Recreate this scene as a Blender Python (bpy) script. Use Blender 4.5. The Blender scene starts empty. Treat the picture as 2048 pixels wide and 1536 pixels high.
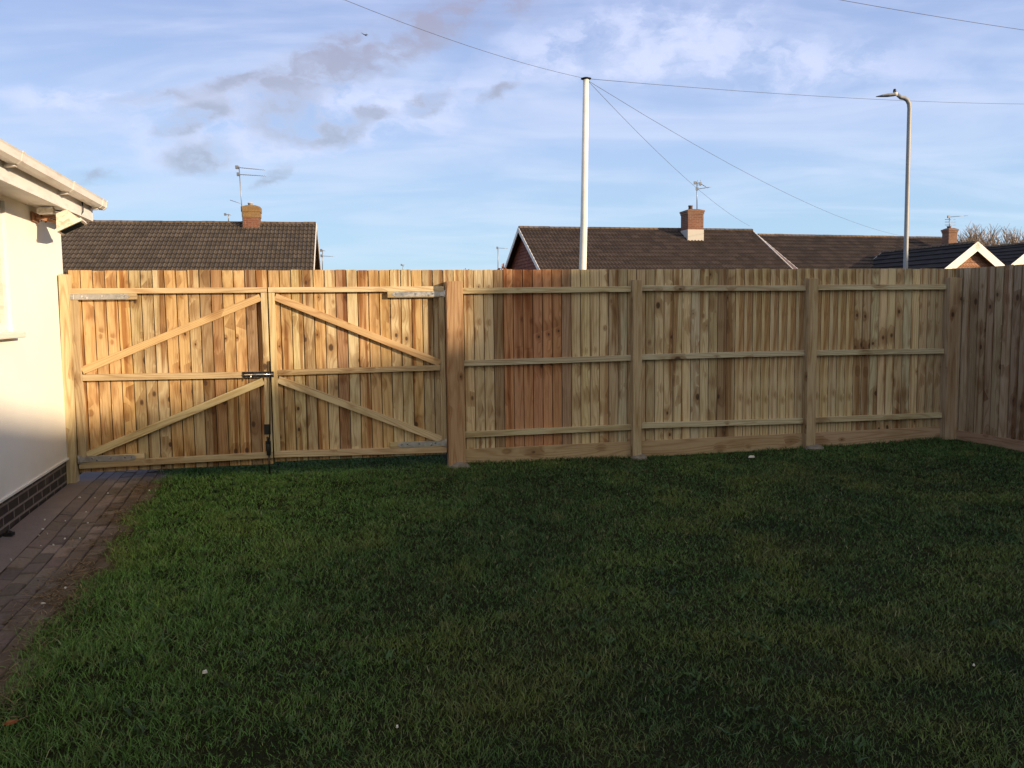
import bpy, math, random
import numpy as np
from mathutils import Vector, Matrix
rnd = random.Random(11)
C = bpy.context.scene.collection
SC = bpy.context.scene
R_ = math.radians

# ------------------------------------------------------------------ camera
FPX, PITCH, ROLL, EYE = 1650.0, math.atan(146/1650), 0.012, 1.6
f0 = Vector((0, math.cos(PITCH), -math.sin(PITCH)))
u0 = Vector((0, math.sin(PITCH), math.cos(PITCH)))
r0 = Vector((1, 0, 0))
camR = r0*math.cos(ROLL) - u0*math.sin(ROLL)
camU = r0*math.sin(ROLL) + u0*math.cos(ROLL)
cam = bpy.data.objects.new('camera', bpy.data.cameras.new('camera')); C.objects.link(cam)
cam.data.sensor_width = 36; cam.data.lens = 36*FPX/2048
cam.data.clip_start = 0.05; cam.data.clip_end = 3000
cam.matrix_world = Matrix(((camR.x, camU.x, -f0.x, 0), (camR.y, camU.y, -f0.y, 0), (camR.z, camU.z, -f0.z, EYE), (0, 0, 0, 1)))
SC.camera = cam
SC.render.resolution_x, SC.render.resolution_y = 1024, 768

# ------------------------------------------------------------------ sun
SUN_AZ, SUN_EL = R_(-30), R_(14)          # azimuth counted from +x towards +y
sund = Vector((math.cos(SUN_AZ)*math.cos(SUN_EL), math.sin(SUN_AZ)*math.cos(SUN_EL), math.sin(SUN_EL)))
sl = bpy.data.lights.new('sun', 'SUN'); sl.energy = 5.0; sl.angle = R_(0.9); sl.color = (1.0, 0.75, 0.48)
so = bpy.data.objects.new('sun', sl); C.objects.link(so)
so.rotation_euler = sund.to_track_quat('Z', 'Y').to_euler(); so.location = (8, -6, 12)
SC.view_settings.view_transform = 'Standard'; SC.view_settings.look = 'None'
SC.view_settings.exposure = 0.40; SC.view_settings.gamma = 1

# ------------------------------------------------------------------ node helpers
class NT:
    def __init__(s, nt): s.nt = nt; s.n = nt.nodes; s.l = nt.links
    def new(s, t, **k):
        n = s.n.new(t)
        for a, b in k.items(): setattr(n, a, b)
        return n
    def put(s, sock, v):
        if isinstance(v, bpy.types.NodeSocket): s.l.new(v, sock)
        elif v is not None: sock.default_value = v
    def math(s, op, a, b=None, c=None, clamp=False):
        n = s.new('ShaderNodeMath', operation=op, use_clamp=clamp)
        s.put(n.inputs[0], a); s.put(n.inputs[1], b); s.put(n.inputs[2], c)
        return n.outputs[0]
    def sstep(s, v, a, b, lo=0.0, hi=1.0):
        n = s.new('ShaderNodeMapRange', interpolation_type='SMOOTHSTEP')
        s.put(n.inputs[0], v); s.put(n.inputs[1], a); s.put(n.inputs[2], b); s.put(n.inputs[3], lo); s.put(n.inputs[4], hi)
        return n.outputs[0]
    def mix(s, f, a, b, bt='MIX'):
        n = s.new('ShaderNodeMix', data_type='RGBA', blend_type=bt)
        s.put(n.inputs[0], f); s.put(n.inputs[6], a); s.put(n.inputs[7], b)
        return n.outputs[2]
    def noise(s, v, scale, detail=3, rough=.5, dist=0.0, out=0):
        n = s.new('ShaderNodeTexNoise'); s.put(n.inputs['Vector'], v)
        n.inputs['Scale'].default_value = scale; n.inputs['Detail'].default_value = detail
        n.inputs['Roughness'].default_value = rough; n.inputs['Distortion'].default_value = dist
        return n.outputs[out]
    def voro(s, v, scale, feature='F1'):
        n = s.new('ShaderNodeTexVoronoi', feature=feature); s.put(n.inputs['Vector'], v)
        n.inputs['Scale'].default_value = scale
        return n
    def xyz(s, x=0.0, y=0.0, z=0.0):
        n = s.new('ShaderNodeCombineXYZ'); s.put(n.inputs[0], x); s.put(n.inputs[1], y); s.put(n.inputs[2], z)
        return n.outputs[0]
    def sep(s, v):
        n = s.new('ShaderNodeSeparateXYZ'); s.put(n.inputs[0], v); return n.outputs
    def scale(s, v, sc):
        n = s.new('ShaderNodeVectorMath', operation='MULTIPLY'); s.put(n.inputs[0], v); n.inputs[1].default_value = sc
        return n.outputs[0]
    def ramp(s, v, stops):
        n = s.new('ShaderNodeValToRGB'); s.put(n.inputs[0], v); e = n.color_ramp.elements
        while len(e) < len(stops): e.new(0.5)
        for q, (p, c) in zip(e, stops): q.position = p; q.color = (*c, 1)
        return n.outputs[0]

def col(*c): return (*c, 1.0)

# ------------------------------------------------------------------ world: sky and clouds
w = bpy.data.worlds.new('World'); SC.world = w; w.use_nodes = True
N = NT(w.node_tree)
for n in list(N.n): N.n.remove(n)
bg = N.new('ShaderNodeBackground'); outw = N.new('ShaderNodeOutputWorld')
sky = N.new('ShaderNodeTexSky', sky_type='NISHITA'); sky.sun_disc = False
sky.sun_elevation = SUN_EL; sky.sun_rotation = math.pi/2 - SUN_AZ
sky.air_density = 1.0; sky.dust_density = 0.6; sky.ozone_density = 1.5
tc = N.new('ShaderNodeTexCoord'); d = tc.outputs['Generated']; dx, dy, dz = N.sep(d)
az = N.math('ARCTAN2', dx, dy); el = N.math('ARCSINE', dz)
ae = N.xyz(az, el, 0.0)
SKYS = 0.145
def pix_dir(px, py):
    q = f0 + camR*((px-1024)/FPX) - camU*((py-768)/FPX); q.normalize()
    return math.atan2(q.x, q.y), math.asin(q.z)
def soft_cloud(px, py, rx, ry, tilt=0.0):          # cloud bank at a fixed azimuth and height
    a0, e0 = pix_dir(px, py); rx, ry = rx/FPX, ry/FPX
    da = N.math('SUBTRACT', azw, a0); de = N.math('SUBTRACT', elw, e0)
    ct, st = math.cos(tilt), math.sin(tilt)
    x = N.math('ADD', N.math('MULTIPLY', da, ct/rx), N.math('MULTIPLY', de, st/rx))
    y = N.math('SUBTRACT', N.math('MULTIPLY', de, ct/ry), N.math('MULTIPLY', da, st/ry))
    r2 = N.math('ADD', N.math('MULTIPLY', x, x), N.math('MULTIPLY', y, y))
    return N.math('POWER', 2.718, N.math('MULTIPLY', r2, -1.0))
warp = N.noise(N.scale(ae, (1, 1.7, 1)), 9, 8, .62, out=1)
wx, wy, wz = N.sep(warp)
azw = N.math('ADD', az, N.math('MULTIPLY', N.math('SUBTRACT', wx, .5), .10))
elw = N.math('ADD', el, N.math('MULTIPLY', N.math('SUBTRACT', wy, .5), .055))
# thin high veil, streaked
pl = N.math('DIVIDE', 1.0, N.math('MAXIMUM', N.math('ADD', dz, .16), .05))
pxy = N.xyz(N.math('MULTIPLY', dx, pl), N.math('MULTIPLY', dy, pl), 0.0)
rot = N.new('ShaderNodeMapping'); rot.inputs['Rotation'].default_value = (0, 0, .5); rot.inputs['Scale'].default_value = (.8, 2.0, 1)
N.put(rot.inputs[0], pxy)
veil = N.noise(rot.outputs[0], 1.3, 6, .55, .7)
veil2 = N.noise(pxy, 2.6, 5, .55, .3)
vm = N.sstep(N.math('ADD', N.math('MULTIPLY', veil, .75), N.math('MULTIPLY', veil2, .25)), .38, .66)
base = N.scale(sky.outputs[0], (SKYS, SKYS, SKYS))
grad = N.ramp(N.math('DIVIDE', el, 0.55, clamp=True), [(0, (.40, .57, .69)), (.12, (.35, .53, .72)), (.35, (.35, .47, .72)), (.7, (.255, .335, .60)), (1, (.16, .225, .46))])
# the sky seen from the garden is a lot milkier than a clean one
front = N.sstep(dy, -.3, .5)
skyc = N.mix(N.math('MULTIPLY', N.math('ADD', .35, N.math('MULTIPLY', front, .5)), 1.0), base, grad)
veilc = N.ramp(N.math('DIVIDE', el, 0.55, clamp=True), [(0, (.45, .62, .74)), (.4, (.48, .56, .76)), (1, (.41, .46, .67))])
c1 = N.mix(N.math('MULTIPLY', vm, .85), skyc, veilc)
lightsum = None
for a in [(165, 190, 150, 26, .02), (560, 185, 150, 40, .1), (700, 235, 260, 45, .1), (470, 270, 240, 60, .2), (1500, 120, 420, 60, -.15), (1250, 80, 300, 50, .2)]:
    g = soft_cloud(*a); lightsum = g if lightsum is None else N.math('ADD', lightsum, g)
puff = N.noise(N.xyz(azw, N.math('MULTIPLY', elw, 1.6), 0.0), 16, 6, .6)
lm = N.math('MULTIPLY', N.sstep(lightsum, .15, 1.0), N.sstep(puff, .34, .62), clamp=True)
c2 = N.mix(N.math('MULTIPLY', lm, .62), c1, col(.62, .66, .86))
greys = None
for a in [(740, 90, 90, 34, .30), (640, 130, 130, 34, .35), (580, 240, 75, 34, .15), (395, 316, 66, 22, .1), (305, 192, 56, 14, .15), (193, 356, 36, 12, 0), (545, 348, 38, 13, .5),
          (1005, 193, 40, 12, .2), (842, 212, 26, 16, 0), (690, 262, 50, 20, .2), (760, 225, 30, 12, 0), (960, 25, 130, 42, .25), (400, 228, 40, 20, .3), (345, 262, 40, 14, .2), (880, 190, 34, 10, .1), (480, 160, 55, 13, .25)]:
    a = (a[0], a[1], a[2]*1.15, a[3]*1.2, a[4]); g = soft_cloud(*a); greys = g if greys is None else N.math('ADD', greys, g)
gm = N.math('MULTIPLY', N.sstep(greys, .22, .95), N.sstep(puff, .36, .60, .12, 1), clamp=True)
greyc = N.mix(N.sstep(el, .15, .40), col(.31, .37, .48), col(.31, .30, .42))
c3 = N.mix(N.math('MULTIPLY', gm, .88), c2, greyc)
# bright warm cloud added behind the photographer, unseen, to warm and lift the light
sdot = N.new('ShaderNodeVectorMath', operation='DOT_PRODUCT'); N.put(sdot.inputs[0], d); sdot.inputs[1].default_value = tuple(sund)
warmm = N.math('MULTIPLY', N.sstep(sdot.outputs['Value'], -.25, .9), N.sstep(dy, .25, -.35))
c3 = N.mix(N.math('MULTIPLY', warmm, N.sstep(veil, .2, .6, .6, 1)), c3, col(.80, .72, .58))
N.put(bg.inputs[0], c3); bg.inputs[1].default_value = 1.0
N.l.new(bg.outputs[0], outw.inputs[0])

# ------------------------------------------------------------------ materials
MATS = {}
def mat(name, build=None, rough=.8, color=None, metal=0.0, spec=.3):
    m = bpy.data.materials.new(name); m.use_nodes = True; nt = NT(m.node_tree); b = m.node_tree.nodes['Principled BSDF']
    b.inputs['Roughness'].default_value = rough; b.inputs['Metallic'].default_value = metal
    b.inputs['Specular IOR Level'].default_value = spec
    if color: b.inputs['Base Color'].default_value = col(*color)
    if build: build(nt, b)
    MATS[name] = m; return m
def bump(nt, b, h, dist, strength=1.0):
    n = nt.new('ShaderNodeBump'); n.inputs['Strength'].default_value = strength; n.inputs['Distance'].default_value = dist
    nt.put(n.inputs['Height'], h); nt.l.new(n.outputs[0], b.inputs['Normal'])

def wood(knot=1.0, streak=1.0, fine=1.0, dirt=1.0):
    def f(nt, b):
        uv = nt.new('ShaderNodeUVMap', uv_map='UVMap').outputs[0]
        tint = nt.new('ShaderNodeAttribute', attribute_name='tint')
        x, y, z = nt.sep(uv)
        kv = nt.voro(nt.xyz(nt.math('MULTIPLY', x, 8.3), nt.math('MULTIPLY', y, 5.2), 0.0), 1.0)
        kr, kg, kb = nt.sep(kv.outputs['Color'])
        on = nt.math('GREATER_THAN', kr, 1-.62*knot)
        size = nt.math('MULTIPLY', nt.math('ADD', nt.math('POWER', kg, 2.0), .36), .175)
        dd = nt.math('ADD', kv.outputs['Distance'], nt.math('MULTIPLY', nt.math('SUBTRACT', nt.noise(uv, 90, 2), .5), .05))
        kcore = nt.math('MULTIPLY', on, nt.sstep(dd, size, nt.math('MULTIPLY', size, .55)))
        khalo = nt.math('MULTIPLY', on, nt.sstep(dd, nt.math('MULTIPLY', size, 4.0), size))
        # contour lines of a long noise field give cathedral grain, bent round the knots
        fld = nt.noise(nt.xyz(nt.math('MULTIPLY', x, 6.5), nt.math('MULTIPLY', y, .42), 0.0), 1.0, 1, .4)
        fld = nt.math('ADD', nt.math('MULTIPLY', fld, 26), nt.math('MULTIPLY', khalo, 1.6))
        fld = nt.math('ADD', fld, nt.math('MULTIPLY', x, 26))
        ring = nt.math('PINGPONG', fld, 1.0)
        ring = nt.sstep(ring, .45, 1.0)
        fib = nt.noise(nt.xyz(nt.math('MULTIPLY', x, 260), nt.math('MULTIPLY', y, 5), 0.0), 1.0, 3, .6)
        blot = nt.noise(nt.xyz(nt.math('MULTIPLY', x, 9), nt.math('MULTIPLY', y, 1.6), 0.0), 1.0, 4, .6)
        str_ = nt.sstep(nt.noise(nt.xyz(nt.math('MULTIPLY', x, 13), nt.math('MULTIPLY', y, .5), 3.0), 1.0, 2, .5), .53, .64)
        c = tint.outputs['Color']
        c = nt.mix(nt.math('MULTIPLY', ring, .52), c, nt.mix(1.0, c, col(.60, .45, .32), 'MULTIPLY'))
        c = nt.mix(nt.math('MULTIPLY', str_, .75*streak), c, nt.mix(1.0, c, col(.55, .39, .28), 'MULTIPLY'))
        c = nt.mix(nt.sstep(blot, .48, .70, 0, min(.9, .6*dirt)), c, nt.mix(1.0, c, col(.62, .54, .40), 'MULTIPLY'))
        c = nt.mix(nt.sstep(fib, .35, .75, .0, .45*fine), c, nt.mix(1.0, c, col(.55, .46, .38), 'MULTIPLY'))
        c = nt.mix(nt.math('MULTIPLY', khalo, .62), c, nt.mix(1.0, c, col(.46, .31, .20), 'MULTIPLY'))
        c = nt.mix(nt.math('MULTIPLY', kcore, .9), c, col(.055, .028, .015))
        nt.put(b.inputs['Base Color'], c)
        bump(nt, b, nt.math('ADD', nt.math('MULTIPLY', fib, .5), nt.math('ADD', nt.math('MULTIPLY', ring, -.35), nt.math('MULTIPLY', kcore, .8))), .0018, .7)
    return f
M_WOOD = mat('sawn_timber', wood(1.35, 1.15, 1.3), .78)
M_GATEW = mat('knotty_gate_timber', wood(1.75, 1.5, 1.5, 1.5), .78)
M_RAIL = mat('rail_timber', wood(.55, .35), .75)
M_POST = mat('post_timber', wood(.45, .5, 1.6), .85)

def galv(nt, b):
    tcn = nt.new('ShaderNodeTexCoord').outputs['Object']
    v = nt.voro(tcn, 60).outputs['Color']; g = nt.sep(v)[0]
    nt.put(b.inputs['Base Color'], nt.mix(g, col(.46, .46, .46), col(.56, .56, .56)))
    nt.put(b.inputs['Roughness'], nt.math('ADD', nt.math('MULTIPLY', g, .15), .36))
M_GALV = mat('galvanised_steel', galv, .4, metal=.85)
M_BLACK = mat('black_coated_steel', rough=.38, color=(.012, .012, .013), spec=.5)
M_BOLT = mat('bright_zinc', rough=.25, color=(.8, .8, .8), metal=1.0)
M_DARKJ = mat('dark_plastic', rough=.5, color=(.02, .02, .022))

def render_wall(nt, b):
    p = nt.new('ShaderNodeTexCoord').outputs['Object']
    n1 = nt.noise(p, 1.2, 4, .6); n2 = nt.noise(p, 140, 3, .6)
    z = nt.sep(p)[2]
    c = nt.mix(nt.sstep(n1, .35, .7), col(.84, .83, .78), col(.87, .865, .82))
    c = nt.mix(nt.math('MULTIPLY', nt.sstep(z, .75, .35), nt.sstep(n1, .3, .65, .1, .45)), c, col(.55, .50, .42))
    nt.put(b.inputs['Base Color'], c); bump(nt, b, n2, .003, .8)
M_RENDER = mat('painted_render', render_wall, .9)

def upvc(nt, b):
    p = nt.new('ShaderNodeTexCoord').outputs['Object']
    n = nt.noise(nt.scale(p, (3, 3, 12)), 1.5, 4, .6)
    nt.put(b.inputs['Base Color'], nt.mix(nt.sstep(n, .45, .75, 0, .6), col(.78, .75, .70), col(.55, .50, .43)))
M_UPVC = mat('white_plastic_trim', upvc, .42, spec=.45)
M_WHITE = mat('white_gloss_paint', upvc, .5, spec=.4)

def brick(c1, c2, mortar, sc=1.0, rough=.85):
    def f(nt, b):
        uv = nt.new('ShaderNodeUVMap', uv_map='UVMap').outputs[0]
        t = nt.new('ShaderNodeTexBrick'); nt.put(t.inputs['Vector'], uv)
        t.inputs['Scale'].default_value = 1.0; t.inputs['Brick Width'].default_value = .225*sc; t.inputs['Row Height'].default_value = .075*sc
        t.inputs['Mortar Size'].default_value = .010*sc; t.inputs['Mortar Smooth'].default_value = .25; t.inputs['Bias'].default_value = -.1
        t.inputs['Color1'].default_value = col(*c1); t.inputs['Color2'].default_value = col(*c2); t.inputs['Mortar'].default_value = col(*mortar)
        n = nt.noise(uv, 22, 4, .65); n2 = nt.noise(uv, 2.2, 3)
        c = nt.mix(nt.sstep(n, .35, .7, 0, .55), t.outputs[0], nt.mix(1.0, t.outputs[0], col(.5, .45, .42), 'MULTIPLY'))
        c = nt.mix(nt.sstep(n2, .55, .75, 0, .35), c, col(.30, .25, .20))
        nt.put(b.inputs['Base Color'], c)
        bump(nt, b, nt.math('ADD', nt.math('MULTIPLY', t.outputs['Fac'], -1.0), nt.math('MULTIPLY', n, .4)), .006)
    return f
M_BRKDARK = mat('dark_plinth_brick', brick((.035, .030, .030), (.055, .045, .042), (.24, .21, .19)), .6)
M_BRKRED = mat('red_brick', brick((.23, .10, .065), (.17, .065, .042), (.24, .20, .165)), .85)
M_BRKBRN = mat('brown_brick', brick((.27, .14, .09), (.20, .095, .06), (.25, .20, .16)), .85)
M_BRKYEL = mat('lichen_brick', brick((.30, .19, .085), (.22, .13, .06), (.27, .19, .10)), .9)

def tiles(c1, c2, lich=.35):
    def f(nt, b):
        uv = nt.new('ShaderNodeUVMap', uv_map='UVMap').outputs[0]
        x, y, z = nt.sep(uv)
        cell = nt.new('ShaderNodeTexWhiteNoise', noise_dimensions='2D')
        nt.put(cell.inputs['Vector'], nt.xyz(nt.math('FLOOR', nt.math('DIVIDE', x, .30)), nt.math('FLOOR', nt.math('DIVIDE', y, .345)), 0.0))
        k = cell.outputs['Value']; n = nt.noise(uv, 3.5, 5, .65); n3 = nt.noise(uv, 28, 3, .6)
        c = nt.mix(k, col(*c1), col(*c2))
        c = nt.mix(nt.sstep(n, .42, .72, 0, .5), c, nt.mix(1.0, c, col(.5, .47, .45), 'MULTIPLY'))
        gx = nt.math('FRACT', nt.math('DIVIDE', x, .15)); gr = nt.sstep(nt.math('ABSOLUTE', nt.math('SUBTRACT', gx, .75)), .22, .05)
        gy = nt.math('FRACT', nt.math('DIVIDE', nt.math('SUBTRACT', y, 40.0), .345)); cl_ = nt.sstep(gy, .22, .04)
        gr = nt.math('MAXIMUM', gr, nt.math('MULTIPLY', cl_, .9))
        c = nt.mix(nt.math('MULTIPLY', gr, .75), c, nt.mix(1.0, c, col(.35, .32, .30), 'MULTIPLY'))
        sp = nt.math('MULTIPLY', nt.sstep(n3, .62, .72), nt.sstep(nt.noise(uv, .9, 3), .35, .6, .25, 1))
        c = nt.mix(nt.math('MULTIPLY', sp, lich), c, col(.34, .31, .24))
        nt.put(b.inputs['Base Color'], c); bump(nt, b, n3, .004, .6)
    return f
M_TILE1 = mat('weathered_concrete_tile', tiles((.080, .066, .052), (.125, .102, .080)), .9)
M_TILE2 = mat('brown_concrete_tile', tiles((.050, .037, .030), (.095, .068, .054), .6), .9)
M_TILE3 = mat('dark_slate_tile', tiles((.022, .020, .020), (.036, .031, .029), .2), .85)
M_HUNG = mat('red_hung_tile', tiles((.20, .065, .04), (.30, .105, .06), .15), .85)
M_CEDAR = mat('timber_shingle', tiles((.30, .15, .09), (.42, .23, .15), .15), .85)
M_LEAD = mat('lead_flashing', rough=.7, color=(.48, .46, .43))
M_RIDGE = mat('ridge_tile', tiles((.10, .075, .055), (.17, .12, .08), .8), .9)
M_POT = mat('clay_pot', rough=.85, color=(.20, .12, .08))
M_POTW = mat('pale_clay_pot', rough=.85, color=(.5, .46, .40))
M_ALU = mat('dull_aluminium', rough=.45, color=(.30, .31, .33), metal=.6)
M_POLE = mat('white_painted_pole', lambda nt, b: nt.put(b.inputs['Base Color'], nt.mix(nt.sstep(nt.noise(nt.new('ShaderNodeTexCoord').outputs['Object'], 3, 4), .45, .7, 0, .4), col(.80, .79, .76), col(.60, .57, .50))), .45)
M_LAMP = mat('grey_galvanised_column', lambda nt, b: nt.put(b.inputs['Base Color'], nt.mix(nt.noise(nt.new('ShaderNodeTexCoord').outputs['Object'], 4, 4), col(.24, .25, .27), col(.36, .37, .38))), .55, metal=.25)
M_WIRE = mat('wire_sheath', rough=.6, color=(.09, .10, .13))
M_GLASS = mat('window_glass', rough=.05, color=(.03, .035, .04), spec=.8)
M_CONC = mat('pale_concrete', lambda nt, b: (nt.put(b.inputs['Base Color'], nt.mix(nt.noise(nt.new('ShaderNodeTexCoord').outputs['Object'], 25, 5, .7), col(.10, .09, .075), col(.30, .27, .23))), bump(nt, b, nt.noise(nt.new('ShaderNodeTexCoord').outputs['Object'], 40, 4, .7), .01)), .95)

def ground_f(nt, b):
    p = nt.new('ShaderNodeNewGeometry').outputs['Position']
    n = nt.noise(p, 2.0, 5, .6); n2 = nt.noise(p, 45, 4, .7)
    c = nt.mix(nt.sstep(n, .4, .65), col(.016, .020, .008), col(.028, .026, .012))
    c = nt.mix(nt.sstep(n2, .45, .7), c, col(.012, .013, .006))
    nt.put(b.inputs['Base Color'], c); bump(nt, b, n2, .02)
M_GROUND = mat('turf_soil', ground_f, 1.0, spec=.05)
def attr_mat(name, rough, bmp=0.0, sc=60, dirt=False, spec=.2):
    def f(nt, b):
        c = nt.new('ShaderNodeAttribute', attribute_name='tint').outputs['Color']
        if bmp:
            p = nt.new('ShaderNodeNewGeometry').outputs['Position']
            n = nt.noise(p, sc, 5, .7); n1 = nt.noise(p, 5, 4, .6)
            c = nt.mix(nt.sstep(n, .4, .75, 0, .6), c, nt.mix(1.0, c, col(.45, .42, .40), 'MULTIPLY'))
            c = nt.mix(nt.sstep(n1, .5, .75, 0, .5), c, nt.mix(1.0, c, col(.55, .50, .45), 'MULTIPLY'))
            bump(nt, b, n, bmp)
        nt.put(b.inputs['Base Color'], c)
        if dirt:
            geo = nt.new('ShaderNodeNewGeometry').outputs['Position']; dn = nt.new('ShaderNodeVectorMath', operation='DOT_PRODUCT')
            nt.put(dn.inputs[0], geo); dn.inputs[1].default_value = (math.cos(R_(14.5)), math.sin(R_(14.5)), 0)
            wd = nt.math('SUBTRACT', dn.outputs['Value'], -3.98*math.cos(R_(14.5))+7.40*math.sin(R_(14.5)))
            e = nt.math('ADD', wd, nt.math('MULTIPLY', nt.math('SUBTRACT', nt.noise(geo, 6, 5, .65), .5), 1.1))
            c = nt.mix(nt.sstep(e, .42, .66, 0, .88), c, nt.mix(nt.noise(geo, 50, 4, .7), col(.050, .034, .022), col(.125, .092, .060)))
            c = nt.mix(nt.sstep(nt.noise(geo, 3.0, 4, .6), .5, .65, 0, .5), c, col(.15, .125, .115))
        nt.put(b.inputs['Base Color'], c)
    return mat(name, f, rough, spec=spec)
M_PAVER = attr_mat('block_paver', .92, .004, 60, dirt=True)
M_BLADE = attr_mat('grass_blade', .62, spec=.25)
M_LITTER = attr_mat('dry_stalk', .9)
def soil_f(nt, b):
    p = nt.new('ShaderNodeNewGeometry').outputs['Position']
    n = nt.noise(p, 9, 6, .7); n2 = nt.noise(p, 70, 4, .7)
    c = nt.mix(n, col(.045, .030, .018), col(.13, .095, .06)); c = nt.mix(nt.sstep(n2, .5, .7), c, col(.03, .02, .012))
    nt.put(b.inputs['Base Color'], c); bump(nt, b, n2, .015)
M_SOIL = mat('path_soil', soil_f, 1.0, spec=.05)
def strip_f(nt, b):
    p = nt.new('ShaderNodeNewGeometry').outputs['Position']
    n = nt.noise(p, 5, 6, .65); n2 = nt.noise(p, 90, 4, .7)
    c = nt.mix(n, col(.13, .105, .10), col(.23, .195, .18)); c = nt.mix(nt.sstep(n2, .5, .72, 0, .6), c, col(.09, .07, .06))
    nt.put(b.inputs['Base Color'], c); bump(nt, b, n2, .004)
M_STRIP = mat('worn_concrete', strip_f, .95)
M_BARK = mat('bare_branch', rough=.9, color=(.30, .23, .17))
M_LEAF = mat('autumn_leaf', rough=.8, color=(.20, .07, .02))
M_HEDGE = mat('hedge_leaf', rough=.8, color=(.06, .06, .035))
M_CHIP = mat('white_chip', rough=.8, color=(.62, .60, .55))
M_BIRD = mat('dark_feather', rough=.8, color=(.03, .028, .025))

# ------------------------------------------------------------------ mesh builder
class MB:
    def __init__(s): s.v = []; s.f = []; s.uv = []; s.c = []; s.sm = []
    def face(s, pts, uvs=None, c=(1, 1, 1), smooth=False):
        i = len(s.v); s.v += [tuple(p) for p in pts]; s.f.append(tuple(range(i, i+len(pts))))
        s.uv += uvs or [(0, 0)]*len(pts); s.c += [(*c, 1)]*len(pts); s.sm.append(smooth)
    def hexa(s, P, c=(1, 1, 1), seed=None, scale=1.0):
        """P: 8 points, 0-3 one end (ring), 4-7 other end; v runs from end to end"""
        if seed is None: seed = rnd.uniform(0, 400)
        P = [Vector(p) for p in P]; i = len(s.v); s.v += [tuple(p) for p in P]
        L = (P[4]-P[0]).length; v0 = rnd.uniform(0, 40) if seed is not None else 0
        v0 = (seed*7.13) % 50
        per = [0]
        for k in range(4): per.append(per[-1]+(P[(k+1) % 4]-P[k]).length)
        for k in range(4):
            a, b_ = k, (k+1) % 4
            s.f.append((i+a, i+b_, i+4+b_, i+4+a)); s.sm.append(False)
            s.uv += [(seed+per[k], v0), (seed+per[k+1], v0), (seed+per[k+1], v0+L), (seed+per[k], v0+L)]; s.c += [(*c, 1)]*4
        for ring, fl in ((0, 1), (4, 0)):
            idx = [i+ring+k for k in range(4)]; 
            if fl: idx = idx[::-1]
            s.f.append(tuple(idx)); s.sm.append(False)
            s.uv += [(seed+.01*k, v0+.01*k) for k in range(4)]; s.c += [tuple(x*.75 for x in c)+(1,)]*4
    def beam(s, p0, p1, wv, dv, c=(1, 1, 1), seed=None):
        """box along p0->p1 with half vectors wv, dv"""
        p0, p1, wv, dv = Vector(p0), Vector(p1), Vector(wv), Vector(dv)
        r = [-wv-dv, wv-dv, wv+dv, -wv+dv]
        if (p1-p0).dot(wv.cross(dv)) < 0: r = r[::-1]
        s.hexa([p0+q for q in r]+[p1+q for q in r], c, seed)
    def tube(s, pts, rad, n=8, c=(1, 1, 1), cap=True):
        pts = [Vector(p) for p in pts]; rads = rad if isinstance(rad, (list, tuple)) else [rad]*len(pts)
        rings = []
        for k, p in enumerate(pts):
            t = (pts[min(k+1, len(pts)-1)]-pts[max(k-1, 0)]).normalized()
            a = t.cross(Vector((0, 0, 1)) if abs(t.z) < .95 else Vector((1, 0, 0))).normalized(); b_ = t.cross(a)
            i = len(s.v); rings.append(i)
            s.v += [tuple(p+(a*math.cos(2*math.pi*j/n)+b_*math.sin(2*math.pi*j/n))*rads[k]) for j in range(n)]
        for k in range(len(pts)-1):
            for j in range(n):
                a, b_ = rings[k]+j, rings[k]+(j+1) % n
                s.f.append((a, b_, b_-rings[k]+rings[k+1], a-rings[k]+rings[k+1])); s.sm.append(True)
                s.uv += [(j/n, k), ((j+1)/n, k), ((j+1)/n, k+1), (j/n, k+1)]; s.c += [(*c, 1)]*4
        if cap:
            for k, rev in ((0, 0), (len(pts)-1, 1)):
                idx = [rings[k]+j for j in range(n)]
                if not rev: idx = idx[::-1]
                s.f.append(tuple(idx)); s.sm.append(False); s.uv += [(0, 0)]*n; s.c += [(*c, 1)]*n
    def build(s, name, m, parent=None, bevel=0.0, label=None):
        me = bpy.data.meshes.new(name); me.from_pydata(s.v, [], s.f)
        uvl = me.uv_layers.new(name='UVMap'); uvl.data.foreach_set('uv', np.array(s.uv, dtype=np.float32).ravel())
        ca = me.color_attributes.new('tint', 'FLOAT_COLOR', 'CORNER'); ca.data.foreach_set('color', np.array(s.c, dtype=np.float32).ravel())
        me.polygons.foreach_set('use_smooth', s.sm); me.update()
        me.materials.append(m)
        o = bpy.data.objects.new(name, me); C.objects.link(o)
        if parent:
            o.parent = parent; o.matrix_parent_inverse = Matrix.Translation(-Vector(parent.location)) if parent.type == 'EMPTY' else Matrix.Identity(4)
        if bevel:
            md = o.modifiers.new('bevel', 'BEVEL'); md.width = bevel; md.segments = 2; md.limit_method = 'ANGLE'
        if label: o['label'] = label
        return o
def tag(o, label=None, cat=None, group=None, kind=None):
    for k, v in (('label', label), ('category', cat), ('group', group), ('kind', kind)):
        if v: o[k] = v
    return o
def thing(name, loc, label, cat, group=None):
    o = bpy.data.objects.new(name, None); C.objects.link(o); o.location = loc; o.empty_display_size = .2
    return tag(o, label, cat, group)

def ray(px, py): return f0 + camR*((px-1024)/FPX) - camU*((py-768)/FPX)
def at(px, py, D):
    q = ray(px, py); return Vector((0, 0, EYE)) + q*(D/q.y)
def sm(a, b, x):
    t = min(1, max(0, (x-a)/(b-a))); return t*t*(3-2*t)
def zg(x, y):
    base = .115*max(sm(4.5, 7.6, y), sm(2.9, 3.7, -x)*sm(2, 5, y))
    return base + .05*sm(3.4, 4.9, x)*sm(6.6, 8.8, y) + .012*math.sin(x*1.7+y*.6)*math.sin(y*1.3)

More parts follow.
